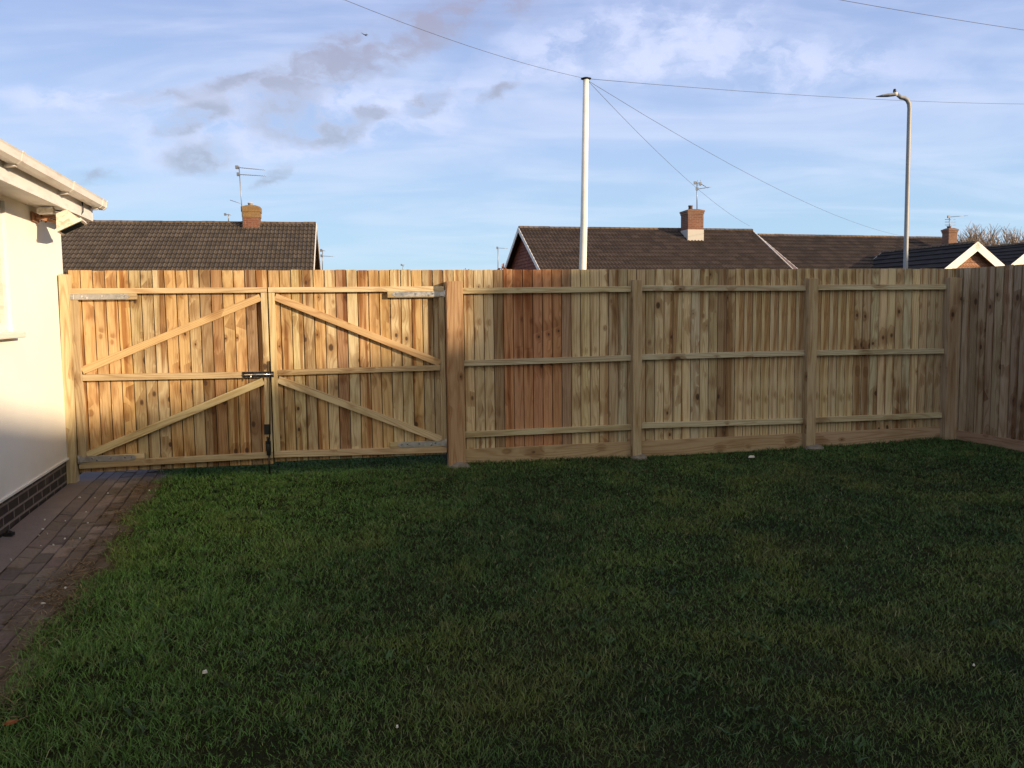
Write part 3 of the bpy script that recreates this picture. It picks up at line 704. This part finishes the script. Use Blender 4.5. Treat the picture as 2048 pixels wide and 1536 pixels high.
mb = MB(); A = [WP(-.065, gw+a, gzz+b_) for a, b_ in gpf]; B = [WP(LEN, gw+a, gzz+b_-.01) for a, b_ in gpf]
for k in range(len(gpf)): mb.face([A[k], B[k], B[(k+1) % len(gpf)], A[(k+1) % len(gpf)]], smooth=False)
mb.face([WP(-.067, gw+a, gzz+b_) for a, b_ in gpf[:7]]); mb.face([WP(-.060, gw+a, gzz+b_) for a, b_ in gpf[:7]][::-1])
gt = mb.build('gutter', M_UPVC, own)
for t_ in (-.052, .085, 1.07, 2.3, 3.1, 4.1):          # stop end, union brackets
    mb = MB(); wd = .014 if t_ < 0 else .022
    a_ = [(w_*1.06-.003, z*1.08+.003) for w_, z in gpf[:7]]
    P1 = [WP(t_-wd, gw+a, gzz+b_) for a, b_ in a_]; P2 = [WP(t_+wd, gw+a, gzz+b_) for a, b_ in a_]
    for k in range(6): mb.face([P1[k], P2[k], P2[k+1], P1[k+1]])
    mb.face(P1); mb.face(P2[::-1])
    if t_ > 0:
        mb.beam(WP(t_, gw-.004, gzz-.085), WP(t_, gw+.06, gzz-.078), WT*wd, Z*.008)
    mb.build('gutter_bracket', M_UPVC, gt)
def PO(x, k, n): return WP(E0+x, FW-.02-k*.96, 2.60+k*.27) + (Z*.96+WN*.27)*n
mb = MB(); 
def PO2(x, k, n): return PO(x, 4.6-k, n)
roof_slope(mb, PO2, LEN, 4.6, 0, amp=.02, step=.02); mb.build('roof', M_TILE1, own)
mb = MB(); mb.beam(PO(-.005, .10, -.09), PO(-.005, 4.6, -.09), (Z*.96+WN*.27)*.07, WT*.012); mb.build('bargeboard', M_UPVC, own)

# floodlight on the house wall
fl = thing('floodlight', WP(.60, .0, 2.40), 'old cream floodlight with rusty bracket and cable under the white eaves', 'lamp')
mb = MB(); mb.beam(WP(.86, .012, 2.385), WP(.70, .012, 2.385), Z*.035, WN*.010); mb.beam(WP(.80, .022, 2.385), WP(.76, .20, 2.345), Z*.012, WT*.012); mb.beam(WP(.72, .02, 2.40), WP(.68, .20, 2.40), Z*.010, WT*.010)
mb.build('bracket', mat('rusty_steel', lambda nt, b: nt.put(b.inputs['Base Color'], nt.mix(nt.noise(nt.new('ShaderNodeTexCoord').outputs['Object'], 40, 4), col(.25, .08, .03), col(.45, .30, .20))), .85), fl, .002)
M_FLC = mat('aged_cream_casting', lambda nt, b: nt.put(b.inputs['Base Color'], nt.mix(nt.sstep(nt.noise(nt.new('ShaderNodeTexCoord').outputs['Object'], 30, 4), .45, .7), col(.78, .74, .66), col(.55, .47, .37))), .6)
mb = MB()      # housing: truncated hood opening down and outwards
def fr_(c, hx, hy, up, sd, fw): return [c+sd*a*hx+fw*b_*hy for a, b_ in ((-1, -1), (1, -1), (1, 1), (-1, 1))]
c1 = WP(.76, .265, 2.325); c0 = WP(.78, .215, 2.425); ax = (c1-c0).normalized(); sdv = (WT+WN*.1).normalized(); fwv = ax.cross(sdv).normalized()
A = fr_(c0, .095, .040, 0, sdv, fwv); B = fr_(c1, .145, .095, 0, sdv, fwv)
for k in range(4): mb.face([A[k], A[(k+1) % 4], B[(k+1) % 4], B[k]])
mb.face(A[::-1])
for q in (-.045, -.022, 0, .022, .045): mb.beam(c0+sdv*q*1.1+fwv*.028, c1+sdv*q*1.5+fwv*.070, sdv*.002, fwv*.006)
mb.build('housing', M_FLC, fl)
mb = MB(); A = fr_(c1-ax*.004, .155, .104, 0, sdv, fwv); B = fr_(c1+ax*.018, .155, .104, 0, sdv, fwv)
for k in range(4): mb.face([A[k], A[(k+1) % 4], B[(k+1) % 4], B[k]])
mb.face(A[::-1]); mb.face(B); mb.build('rim', M_FLC, fl, .004)
mb = MB(); c1 = c1+ax*.0205; A = fr_(c1, .13, .085, 0, sdv, fwv); mb.face(A); mb.face(A[::-1]); mb.build('glass', M_GLASS, fl)
mb = MB(); mb.beam(WP(.86, .06, 2.425), WP(.86, .17, 2.435), Z*.024, WT*.045); mb.build('sensor', M_FLC, fl, .006)
mb = MB(); mb.tube([WP(.68, .03, 2.37), WP(.74, .05, 2.41), WP(.74, .07, 2.455), WP(.66, .12, 2.462), WP(.50, .2, 2.458), WP(.42, .262, 2.445), WP(.40, .278, 2.48), WP(.41, .282, 2.52), WP(.40, .276, 2.56)], .006, 8)
mb.tube([WP(.64, .16, 2.36), WP(.60, .12, 2.42), WP(.68, .06, 2.36)], .005, 8); mb.build('cable', M_DARKJ, fl)

# ------------------------------------------------------------------ path beside the house
PW0, PW1 = .19, .74
def edge_w(t): return .73 + .035*math.sin(t*3.1) + .025*math.sin(t*7.7+1) + .02*math.sin(t*15)
def patch(name, w_a, w_b, mname, z_off, t0=-3.2, t1=9, kind='structure'):
    nt_, nw = 120, 5; v = []
    for i in range(nt_+1):
        t = t0+(t1-t0)*i/nt_
        for j in range(nw+1):
            b_ = w_b(t) if callable(w_b) else w_b
            q = WP(t, w_a+(b_-w_a)*j/nw, 0); v.append((q.x, q.y, zg(q.x, q.y)+z_off))
    f = [(i*(nw+1)+j, i*(nw+1)+j+1, (i+1)*(nw+1)+j+1, (i+1)*(nw+1)+j) for i in range(nt_) for j in range(nw)]
    f = [x[::-1] for x in f]
    me = bpy.data.meshes.new(name); me.from_pydata(v, [], f); me.polygons.foreach_set('use_smooth', [True]*len(f)); me.materials.append(mname)
    o = bpy.data.objects.new(name, me); C.objects.link(o); tag(o, kind=kind); return o
patch('concrete_strip', -.0, PW0, M_STRIP, .016)
patch('path_bed', PW0-.02, lambda t: edge_w(t)+.05, M_SOIL, .004)
mb = MB(); row = 0; wv_ = PW0+.002
while wv_ < .86:
    t = -3.1 + (.1 if row % 2 else 0)
    while t < 8.5:
        L_ = .198; bw = .096
        if wv_+bw*.6 < edge_w(t+.1)+.02:
            zj = rnd.uniform(-.004, .004); tl = rnd.uniform(-.003, .003)
            c = jit(rnd.choice([(.15, .125, .11), (.19, .155, .13), (.13, .11, .10), (.21, .17, .145), (.155, .12, .105)]), .12)
            jt = rnd.uniform(-.002, .002); sink = .012*sm(.50, .80, wv_+.05)*rnd.uniform(.3, 1.3)
            def pz(tt, ww, z): q = WP(tt, ww, 0); return Vector((q.x, q.y, zg(q.x, q.y)+z-sink+zj))
            a0, a1, b0, b1 = t+.002, t+L_-.002, wv_+.002+jt, wv_+bw+jt
            bot = [pz(a0, b0, -.02), pz(a1, b0, -.02), pz(a1, b1, -.02), pz(a0, b1, -.02)]
            mid = [pz(a0, b0, .011), pz(a1, b0, .011), pz(a1, b1, .011), pz(a0, b1, .011)]
            e = .005
            tp = [pz(a0+e, b0+e, .017+tl), pz(a1-e, b0+e, .017-tl), pz(a1-e, b1-e, .017-tl), pz(a0+e, b1-e, .017+tl)]
            for k in range(4):
                k2 = (k+1) % 4; mb.face([bot[k], mid[k], mid[k2], bot[k2]], c=c); mb.face([mid[k], tp[k], tp[k2], mid[k2]], c=c)
            mb.face(tp[::-1], c=c)
        t += .2
    wv_ += .1; row += 1
o = mb.build('path', M_PAVER); tag(o, kind='structure')

# ------------------------------------------------------------------ grass blades (numpy, one object)
rng = np.random.default_rng(5)
def vnoise(x, y, sc, seed):
    r = np.random.default_rng(seed).random((64, 64)); xs, ys = x*sc+100, y*sc+100
    xi, yi = np.floor(xs).astype(int), np.floor(ys).astype(int); fx, fy = xs-xi, ys-yi; fx = fx*fx*(3-2*fx); fy = fy*fy*(3-2*fy)
    g = lambda a, b_: r[a % 64, b_ % 64]
    return (g(xi, yi)*(1-fx)+g(xi+1, yi)*fx)*(1-fy)+(g(xi, yi+1)*(1-fx)+g(xi+1, yi+1)*fx)*fy
def zg_np(x, y):
    s = lambda a, b_, v: (lambda t: t*t*(3-2*t))(np.clip((v-a)/(b_-a), 0, 1))
    return .115*np.maximum(s(4.5, 7.6, y), s(2.9, 3.7, -x)*s(2, 5, y)) + .05*s(3.4, 4.9, x)*s(6.6, 8.8, y) + .012*np.sin(x*1.7+y*.6)*np.sin(y*1.3)
def blades(name, x, y, h, wd, colr, lean=.6, m=None, flat=False, label=None):
    n = len(x); th = rng.uniform(0, 2*np.pi, n); ph = rng.uniform(0, 2*np.pi, n)
    ln = h*lean*rng.uniform(.2, 1.3, n); dx_, dy_ = np.cos(ph)*ln, np.sin(ph)*ln; sx, sy = np.cos(th)*wd/2, np.sin(th)*wd/2
    z = zg_np(x, y)-.006
    hh = h*rng.uniform(.6, 1.1, n) if not flat else h*rng.uniform(.02, .25, n)
    V = np.empty((n, 5, 3), np.float32)
    V[:, 0] = np.stack([x-sx, y-sy, z], 1); V[:, 1] = np.stack([x+sx, y+sy, z], 1)
    V[:, 2] = np.stack([x+dx_*.35+sx*.85, y+dy_*.35+sy*.85, z+hh*.6], 1); V[:, 3] = np.stack([x+dx_*.35-sx*.85, y+dy_*.35-sy*.85, z+hh*.6], 1)
    V[:, 4] = np.stack([x+dx_, y+dy_, z+hh*(.98 if not flat else .8)], 1)
    me = bpy.data.meshes.new(name); me.vertices.add(n*5); me.vertices.foreach_set('co', V.ravel())
    b0 = (np.arange(n)*5)[:, None]; lp = np.concatenate([b0+np.array([0, 1, 2, 3]), b0+np.array([3, 2, 4])], 1).astype(np.int32).ravel()
    me.loops.add(n*7); me.loops.foreach_set('vertex_index', lp)
    me.polygons.add(n*2); st = np.stack([np.arange(n)*7, np.arange(n)*7+4], 1).astype(np.int32).ravel(); me.polygons.foreach_set('loop_start', st)
    me.polygons.foreach_set('use_smooth', np.ones(n*2, dtype=bool))
    ca = me.color_attributes.new('tint', 'FLOAT_COLOR', 'POINT'); cc_ = np.ones((n, 5, 4), np.float32); cc_[:, :, :3] = colr[:, None, :]
    ca.data.foreach_set('color', cc_.ravel()); me.update(calc_edges=True); me.validate()
    me.materials.append(m or M_BLADE); o = bpy.data.objects.new(name, me); C.objects.link(o); return o
def lawn():
    n = 900000
    x = rng.uniform(-4.5, 6.6, n); y = 1.2+(9.3-1.2)*rng.random(n)**1.25
    keep = (np.abs(x) < y*.78+.9)
    ws = (x-WO.x)*WN.x+(y-WO.y)*WN.y; ts = (x-WO.x)*WT.x+(y-WO.y)*WT.y
    ew = .72+.035*np.sin(ts*3.1)+.025*np.sin(ts*7.7+1)+.02*np.sin(ts*15)+.03*rng.standard_normal(n)+.10*(vnoise(x, y, 3.3, 9)-.5)
    keep &= ws > ew
    sf = (x-FO.x)*E1.x+(y-FO.y)*E1.y; df = -((x-FO.x)*E2.x+(y-FO.y)*E2.y)
    keep &= (df > .026) | ((sf < 3.3) & (df > -1.0) & (df < -.03) | (sf < 3.25) & (df > -1.0))
    rn_ = (x-A0.x)*RN.x+(y-A0.y)*RN.y; keep &= rn_ > .03
    n1 = vnoise(x, y, 1.1, 1); n2 = vnoise(x, y, 3.1, 2); n3 = vnoise(x, y, 9.0, 3); n4 = vnoise(x, y, .55, 4); n5 = vnoise(x, y, 22., 8)
    dens = .35+.9*(.5*n2+.5*n3); keep &= rng.random(n) < dens
    x, y, n1, n2, n3, n4, ws, ts, n5, df, sf = [a[keep] for a in (x, y, n1, n2, n3, n4, ws, ts, n5, df, sf)]
    ew = .75; edge = np.exp(-np.clip(ws-ew, 0, 9)/.45)
    left = 1/(1+np.exp((x+1.2)/.55))
    h = .013+.012*n2+.018*n3*n1+.034*edge*rng.random(len(x))+.016*left*n3
    h *= np.where(y > 6.5, .8, 1.0)
    h += np.where((df > 0) & (df < .10) & (sf > 3.3), .035*rng.random(len(x)), 0)
    wd = .0019+.00045*y
    c0 = np.array([.030, .064, .015]); cy = np.array([.085, .095, .018]); cd = np.array([.016, .034, .011]); cb = np.array([.085, .065, .032]); cg = np.array([.050, .100, .018])
    k = lambda a: a[:, None]
    cl = c0*(1-k(n1))+cd*k(n1)
    cl = cl*(1-k(left)*.75)+cg*k(left)*.75
    yy = np.clip((n4*.6+n2*.5-.66)*3.2, 0, 1); cl = cl*(1-k(yy)*.38)+cy*k(yy)*.38
    bb = (np.clip((n5*.45+n3*.5+.15*vnoise(x, y, 1.7, 12)-.66)*4, 0, 1)*.5) + (rng.random(len(x)) < .06)*.6; bb = np.clip(bb*.6, 0, .8); cl = cl*(1-k(bb))+cb*k(bb)
    cl = cl*k(rng.uniform(.5, 1.6, len(x)))*k(1.85+.6*left)
    pale = rng.random(len(x)) < .018; cl[pale] = np.array([.24, .25, .13])*rng.uniform(.6, 1.1, (pale.sum(), 1))
    o = blades('grass', x, y, h, wd, cl.astype(np.float32), 1.15); tag(o, 'short damp green lawn grass', 'grass', kind='stuff')
lawn()
def weeds():
    # rosettes of plantain, daisy and clover leaves pressed into the turf
    m = 1500; cx = rng.uniform(-3.6, 5.5, m); cy = 1.8+6.6*rng.random(m)**1.2
    k = (vnoise(cx, cy, 1.3, 33) > .48) & ((cx-WO.x)*WN.x+(cy-WO.y)*WN.y > .85) & (((cx-A0.x)*RN.x+(cy-A0.y)*RN.y) > .2) & (-((cx-FO.x)*E2.x+(cy-FO.y)*E2.y) > .25)
    cx, cy = cx[k], cy[k]; q = 9; x = np.repeat(cx, q)+rng.normal(0, .016, len(cx)*q); y = np.repeat(cy, q)+rng.normal(0, .016, len(cx)*q); n = len(x)
    c = np.array([.036, .070, .022])*np.repeat(rng.uniform(.5, 1.5, (len(cx), 1)), q, 0)*rng.uniform(.8, 1.2, (n, 1))
    o = blades('low_weeds', x, y, rng.uniform(.018, .036, n), .009+.005*rng.random(n), c.astype(np.float32), 1.2); o.location.z = .012
    tag(o, 'low broad leaved weeds and clover in the lawn', 'weeds', kind='stuff')
weeds()
def stalks():
    n = 9000; t = rng.uniform(-1, 7, n); ww = .62+.10*rng.standard_normal(n)+.03; k = (ww > .25) & (ww < .95); t, ww = t[k], ww[k]
    cl_ = vnoise(t, ww, 3.5, 21); k = rng.random(len(t)) < np.clip(cl_*1.8-.35, .08, 1); t, ww = t[k], ww[k]
    x = WO.x+WT.x*t+WN.x*ww; y = WO.y+WT.y*t+WN.y*ww; n = len(x)
    c = np.where((rng.random(n) < .5)[:, None], np.array([.26, .19, .10]), np.array([.10, .065, .035]))*rng.uniform(.5, 1.3, (n, 1))
    o = blades('dry_clippings', x, y, rng.uniform(.03, .11, n), .003+.003*rng.random(n), c.astype(np.float32), 1.4, M_LITTER, True); o.location.z = .022
    tag(o, 'dry brown grass clippings along the path edge', 'clippings', kind='stuff')
stalks()

# ------------------------------------------------------------------ little things on the ground
def gp_(px, py, z=None):
    q = ray(px, py); P = Vector((0, 0, EYE)); z = 0.05 if z is None else z
    for _ in range(6): T = (z-EYE)/q.z; R2 = P+q*T; z = zg(R2.x, R2.y)
    return R2
def shard(name, px, py, L_, W_, H_, m, label, cat, zo=.02, rot=0.0, group=None):
    q = gp_(px, py); mb = MB(); r = random.Random(px+py); a = Vector((math.cos(rot), math.sin(rot), 0)); b_ = Vector((-a.y, a.x, 0)); n = 7
    lo = [q+a*math.cos(6.283*k/n)*L_/2*r.uniform(.75, 1.1)+b_*math.sin(6.283*k/n)*W_/2*r.uniform(.75, 1.1)+Z*zo for k in range(n)]
    hi = [q+(p-q)*.75+Z*(zo*.25+H_*r.uniform(.7, 1.2)) for p in lo]
    for k in range(n): mb.face([lo[k], lo[(k+1) % n], hi[(k+1) % n], hi[k]])
    mb.face(hi); mb.face(lo[::-1]); o = mb.build(name, m); tag(o, label, cat, group); return o
shard('offcut', 1503, 919, .075, .022, .02, M_CHIP, 'small white offcut lying on the lawn before the middle fence bay', 'litter', .02, .1)
shard('paper_scrap', 410, 1357, .024, .015, .012, M_CHIP, 'crumpled white paper scrap in the lawn near the lower left', 'litter', .025, .4)
shard('paper_scrap', 795, 1470, .012, .010, .009, M_CHIP, 'tiny white scrap in the lawn at the bottom centre', 'litter', .03)
shard('paper_scrap', 1947, 1345, .012, .009, .009, M_CHIP, 'tiny white scrap in the lawn near the lower right edge', 'litter', .03)
shard('dead_leaf', 24, 1463, .05, .035, .008, M_LEAF, 'curled russet dead leaf in the grass at the lower left corner', 'leaf', .035, .8)
qb = gp_(17, 1077)
mb = MB(); mb.beam(qb+Vector((-.03, 0, .03)), qb+Vector((.03, .01, .03)), Vector((0, .02, 0)), Z*.012); mb.tube([qb+Vector((-.015, 0, .035)), qb+Vector((0, 0, .06)), qb+Vector((.02, .01, .04))], .008, 8)
o = mb.build('plastic_clip', M_DARKJ, None, .005); tag(o, 'black plastic pipe clip lying at the foot of the brick plinth', 'clip')
spots = [(160, 1000), (190, 1001), (216, 991), (90, 1045), (131, 1047), (86, 1064), (78, 1076), (95, 1073), (172, 1029), (176, 1051), (160, 1082), (130, 1083), (82, 1098), (107, 1096), (299, 986), (131, 1183), (87, 1214), (22, 1126)]
for i, (a, b_) in enumerate(spots): shard('stone_chip', a, b_, rnd.uniform(.008, .03), rnd.uniform(.008, .016), .008, M_CHIP, 'small white chip of stone scattered on the paved path', 'stone', .018, rnd.uniform(0, 3), 'white stone chips on the path')

# ------------------------------------------------------------------ poles, lamp and wires
top, low = at(1172, 158, 17), at(1164, 540, 17); foot = low+(low-top)*((0-low.z)/(low.z-top.z))
po = thing('telegraph_pole', foot, 'tall white tubular telegraph pole with a dark disc on top', 'pole')
mb = MB(); midp = foot.lerp(top, .55)+Vector((.02, 0, 0)); mb.tube([foot-Z*.2, foot.lerp(midp, .5), midp, top], [.082, .078, .071, .058], 20); mb.build('pole', M_POLE, po)
mb = MB(); mb.tube([top-Z*.015, top+Z*.0, top+Z*.012, top+Z*.03], [.06, .105, .105, .05], 20); mb.build('cap', M_BLACK, po)
tl, bl = at(1819, 215, 16), at(1811, 540, 16); lf = bl+(tl-bl)*(-bl.z/(tl.z-bl.z))
la = thing('street_lamp', lf, 'grey swan neck street lamp column standing right of the white pole', 'street lamp')
hd = at(1788, 188, 16)
bend = [lf-Z*.1, lf.lerp(tl, .35), lf.lerp(tl, .36), tl-Z*.12, tl-Z*.02, tl+Vector((-.01, 0, .07)), tl+Vector((-.045, 0, .135)), tl+Vector((-.10, 0, .175)), tl+Vector((-.17, 0, .185)), hd+Vector((.05, 0, .0))]
mb = MB(); mb.tube(bend, [.060, .058, .044, .040, .040, .040, .040, .040, .036, .034], 14); mb.build('column', M_LAMP, la)
mb = MB(); ax0 = hd+Vector((.07, 0, -.005)); ax1 = at(1752, 193, 16)
dirv = (ax1-ax0); L_ = dirv.length; dirv.normalize(); upv = Vector((0, 0, 1)); sdv = Vector((0, 1, 0))
prof = [(0, .030, .028, -.02), (.15, .055, .034, -.03), (.45, .065, .032, -.03), (.75, .055, .022, -.018), (1, .015, .004, -.008)]
R0 = None
for q, hw, hu, hl in prof:
    c_ = ax0+dirv*L_*q; ring = [c_+sdv*hw*math.cos(a)+upv*((hu if math.sin(a) > 0 else -hl)*math.sin(a)) for a in [6.283*k/12 for k in range(12)]]
    if R0:
        for k in range(12): mb.face([R0[k], R0[(k+1) % 12], ring[(k+1) % 12], ring[k]], smooth=True)
    else: mb.face(ring[::-1])
    R0 = ring
mb.face(R0); lh = mb.build('lantern', M_LAMP, la)
mb = MB(); c_ = hd+Vector((.01, 0, .03)); mb.tube([c_, c_+Z*.02, c_+Z*.055, c_+Z*.065], [.025, .03, .024, .012], 12); mb.build('photocell', M_DARKJ, lh)
mb = MB(); mb.tube([hd+Vector((-.02, -.02, .0)), hd+Vector((.05, -.02, -.01))], .034, 12); mb.build('clamp', M_CHIP, lh)

def wire(name, pts, r_, label, sag=0.0):
    mb = MB(); out = []
    for k in range(len(pts)-1):
        for j in range(12):
            t = j/12; p = pts[k].lerp(pts[k+1], t); p = p-Z*(sag*4*t*(1-t)); out.append(p)
    out.append(pts[-1]); mb.tube(out, r_, 6); o = mb.build(name, M_WIRE); tag(o, label, 'wire', 'overhead telephone wires'); return o
T = top+Z*0.0
g_ = 'overhead_wire'
wire(g_, [T+Vector((-.05, -.03, .01)), at(690, 0, 11.5), at(420, -105, 9.3)], .0034, 'thin dark wire rising from the pole top to the upper left', .09)
wire(g_, [T+Vector((.09, 0, .0)), at(2048, 208, 26), at(2500, 232, 34)], .0045, 'thin dark wire running right from the pole top past the street lamp', .10)
wire(g_, [T+Vector((.05, .05, -.03)), Vector((10.7, 37.3, 5.25))], .0042, 'steeper thin wire sloping from the pole top to the middle bungalow roof', .30)
wire(g_, [T+Vector((.06, .05, -.03)), at(1815, 474, 41)], .0042, 'shallower thin wire sloping from the pole top to the far right roof', .5)
wire(g_, [at(1600, -15, 14), at(2048, 60, 17), at(2300, 95, 19)], .0045, 'short thin wire crossing the upper right corner of the sky', .02)

# ------------------------------------------------------------------ aerials
def yagi(mb, c, dirx, L_, n, el_len, up=Vector((0, 0, 1)), r=.009, vertical=False):
    mb.tube([c, c+dirx*L_], r, 6); side = dirx.cross(Z).normalized() if not vertical else Z
    for k in range(n):
        p = c+dirx*(L_*(k+.5)/n); mb.tube([p-side*el_len/2, p+side*el_len/2], r*.6, 5)
def aerial(px, py_top, py_bot, D, label, arms, r=.018, lean=0):
    a, b_ = at(px+lean, py_bot, D), at(px, py_top, D)
    th_ = thing('tv_aerial', a, label, 'aerial', 'television aerials')
    mb = MB(); mb.tube([a, b_], r, 8); mb.build('mast', M_ALU, th_)
    for (x0, y0, x1, y1, n, el_, vert) in arms:
        mb = MB(); p, q = at(x0, y0, D), at(x1, y1, D)
        yagi(mb, p, (q-p).normalized(), (q-p).length, n, el_, r=r*.6, vertical=vert)
        if n: mb.beam(p-Vector((.04, 0, .05)), p+Vector((-.04, 0, .07)), Vector((.05, 0, 0)), Vector((0, .05, 0)))
        mb.build('antenna', M_ALU, th_)
    return th_
aerial(478, 333, 447, 31.0, 'tall aerial with two stacked arms beside the orange topped chimney', [(476, 335, 530, 340, 12, .22, 0), (479, 349, 532, 352, 12, .22, 0), (484, 408, 460, 400, 0, .1, 0)], lean=8)
aerial(457, 428, 444, 44, 'small distant aerial left of the orange topped chimney', [(452, 429, 463, 430, 3, .25, 0)], r=.025)
aerial(645, 500, 545, 40, 'small aerial standing just right of the left roof', [(644, 501, 652, 502, 2, .25, 0), (645, 512, 668, 513, 5, .2, 0)], r=.02)
aerial(806, 530, 545, 60, 'tiny distant aerial above the gate, halfway between the roofs', [(804, 530, 810, 530, 2, .3, 0)], r=.03)
aerial(996, 495, 545, 45, 'thin aerial left of the red tile gable', [(996, 496, 1016, 497, 4, .12, 0)], r=.02)
aerial(1394, 364, 422, 36.3, 'aerial on the middle chimney with two splayed arms', [(1392, 366, 1404, 366, 2, .25, 1), (1402, 368, 1416, 376, 4, .18, 0), (1396, 378, 1422, 374, 3, .25, 0)], r=.022)
aerial(1899, 434, 460, 40.3, 'grid aerial on the chimney behind the black roof', [(1899, 434, 1936, 431, 3, .1, 0), (1890, 439, 1911, 439, 0, .1, 0), (1890, 444, 1911, 444, 0, .1, 0), (1890, 450, 1911, 450, 0, .1, 0)], r=.022)

# ------------------------------------------------------------------ bird
bc = at(730, 70, 60); mb = MB()
for sg, tipp in ((-1, Vector((-.30, 0, .17))), (1, Vector((.24, .0, -.02)))):
    mid = Vector((sg*.11, 0, .05)); 
    mb.face([bc+Vector((0, 0, .03)), bc+mid+Vector((0, 0, .035)), bc+tipp, bc+mid-Vector((0, 0, .02)), bc-Vector((0, 0, .02))]); mb.face([bc+Vector((0, .02, .03)), bc+mid+Vector((0, .02, .035)), bc+tipp+Vector((0, .01, 0)), bc+mid+Vector((0, .02, -.02)), bc+Vector((0, .02, -.02))][::-1])
mb.tube([bc+Vector((-.06, 0, .03)), bc+Vector((-.02, 0, .02)), bc+Vector((.05, 0, -.03)), bc+Vector((.16, 0, -.06))], [.012, .035, .035, .012], 8)
o = mb.build('bird', M_BIRD); tag(o, 'dark bird gliding high in the sky left of the wire', 'bird')

# ------------------------------------------------------------------ bare tree, shrub and distant hedge
def bare_tree(base, h, spread, n, seed, label, name='bare_tree', m=M_BARK, rr=.03):
    r = random.Random(seed); th_ = thing(name, base, label, 'tree', 'trees beyond the houses'); mb = MB()
    def br(p, d_, l, rad, lev):
        q = p+d_*l*.5+Vector((r.uniform(-.05, .05), r.uniform(-.05, .05), 0))*l; e = q+(d_+Vector((r.uniform(-.15, .15), r.uniform(-.15, .15), .08))).normalized()*l*.5
        mb.tube([p, q, e], [rad, rad*.8, rad*.55], 5 if lev else 7, cap=False)
        if lev < 5:
            for _ in range(n if lev < 3 else 3):
                nd = (d_+Vector((r.uniform(-1, 1), r.uniform(-1, 1), r.uniform(-.2, .6)))*.75*spread).normalized(); br(p.lerp(e, r.uniform(.45, 1)), nd, l*r.uniform(.55, .8), rad*.55, lev+1)
    trunk = MB(); trunk.tube([base, base+Z*h*.3], [h*.03, h*.022], 9); trunk.build('trunk', m, th_)
    for k in range(4): br(base+Z*h*.28, Vector((r.uniform(-.5, .5), r.uniform(-.5, .5), 1)).normalized(), h*.30, h*.022, 1)
    mb.build('branches', m, th_)
for i, (px, py, D, h) in enumerate([(1975, 470, 62, 1), (2008, 474, 60, 1), (2046, 480, 58, 1)]):
    tp_ = at(px, py, D); base = Vector((tp_.x, tp_.y, 0)); bare_tree(base, tp_.z*1.12, .9, 5, 31+i, ['bare pale tree behind the peak of the cream gable', 'bare pale tree between the cream gable and the picture edge', 'bare pale tree at the right picture edge'][i])
def shrub(px, py, D, wd, label, m, seed, name='shrub', nn=900):
    r = random.Random(seed); tp_ = at(px, py, D); base = Vector((tp_.x, tp_.y, 0)); th_ = thing(name, base, label, 'shrub', 'shrubs beyond the fence'); mb = MB(); h = tp_.z
    for _ in range(nn):
        a, q = r.uniform(0, 6.283), r.random()**.5*wd*r.uniform(.6, 1.1); z = h*(1-.45*(q/wd)**2)*r.uniform(.35, 1.0)
        c = base+Vector((math.cos(a)*q, math.sin(a)*q, z)); u = Vector((r.uniform(-1, 1), r.uniform(-1, 1), r.uniform(-1, 1))).normalized()*.09; v = u.cross(Vector((r.uniform(-1, 1), r.uniform(-1, 1), .3))).normalized()*.05
        mb.face([c-u, c+v, c+u, c-v])
    mb.build('foliage', m, th_)
    mb = MB(); 
    for k in range(7): a = k*.9; mb.tube([base, base+Vector((math.cos(a)*wd*.25, math.sin(a)*wd*.25, h*.5)), base+Vector((math.cos(a)*wd*.5, math.sin(a)*wd*.5, h*.85))], [.03, .02, .008], 6)
    mb.build('stem', M_BARK, th_)
shrub(1004, 528, 30, .42, 'russet leaved shrub beside the red tile gable', M_LEAF, 3, nn=700)
shrub(934, 535, 55, 1.0, 'dark distant shrub just over the fence right of the gate', M_HEDGE, 4)
shrub(1188, 590, 60, 3, 'low hedge hidden behind the fence', M_HEDGE, 6) if False else None
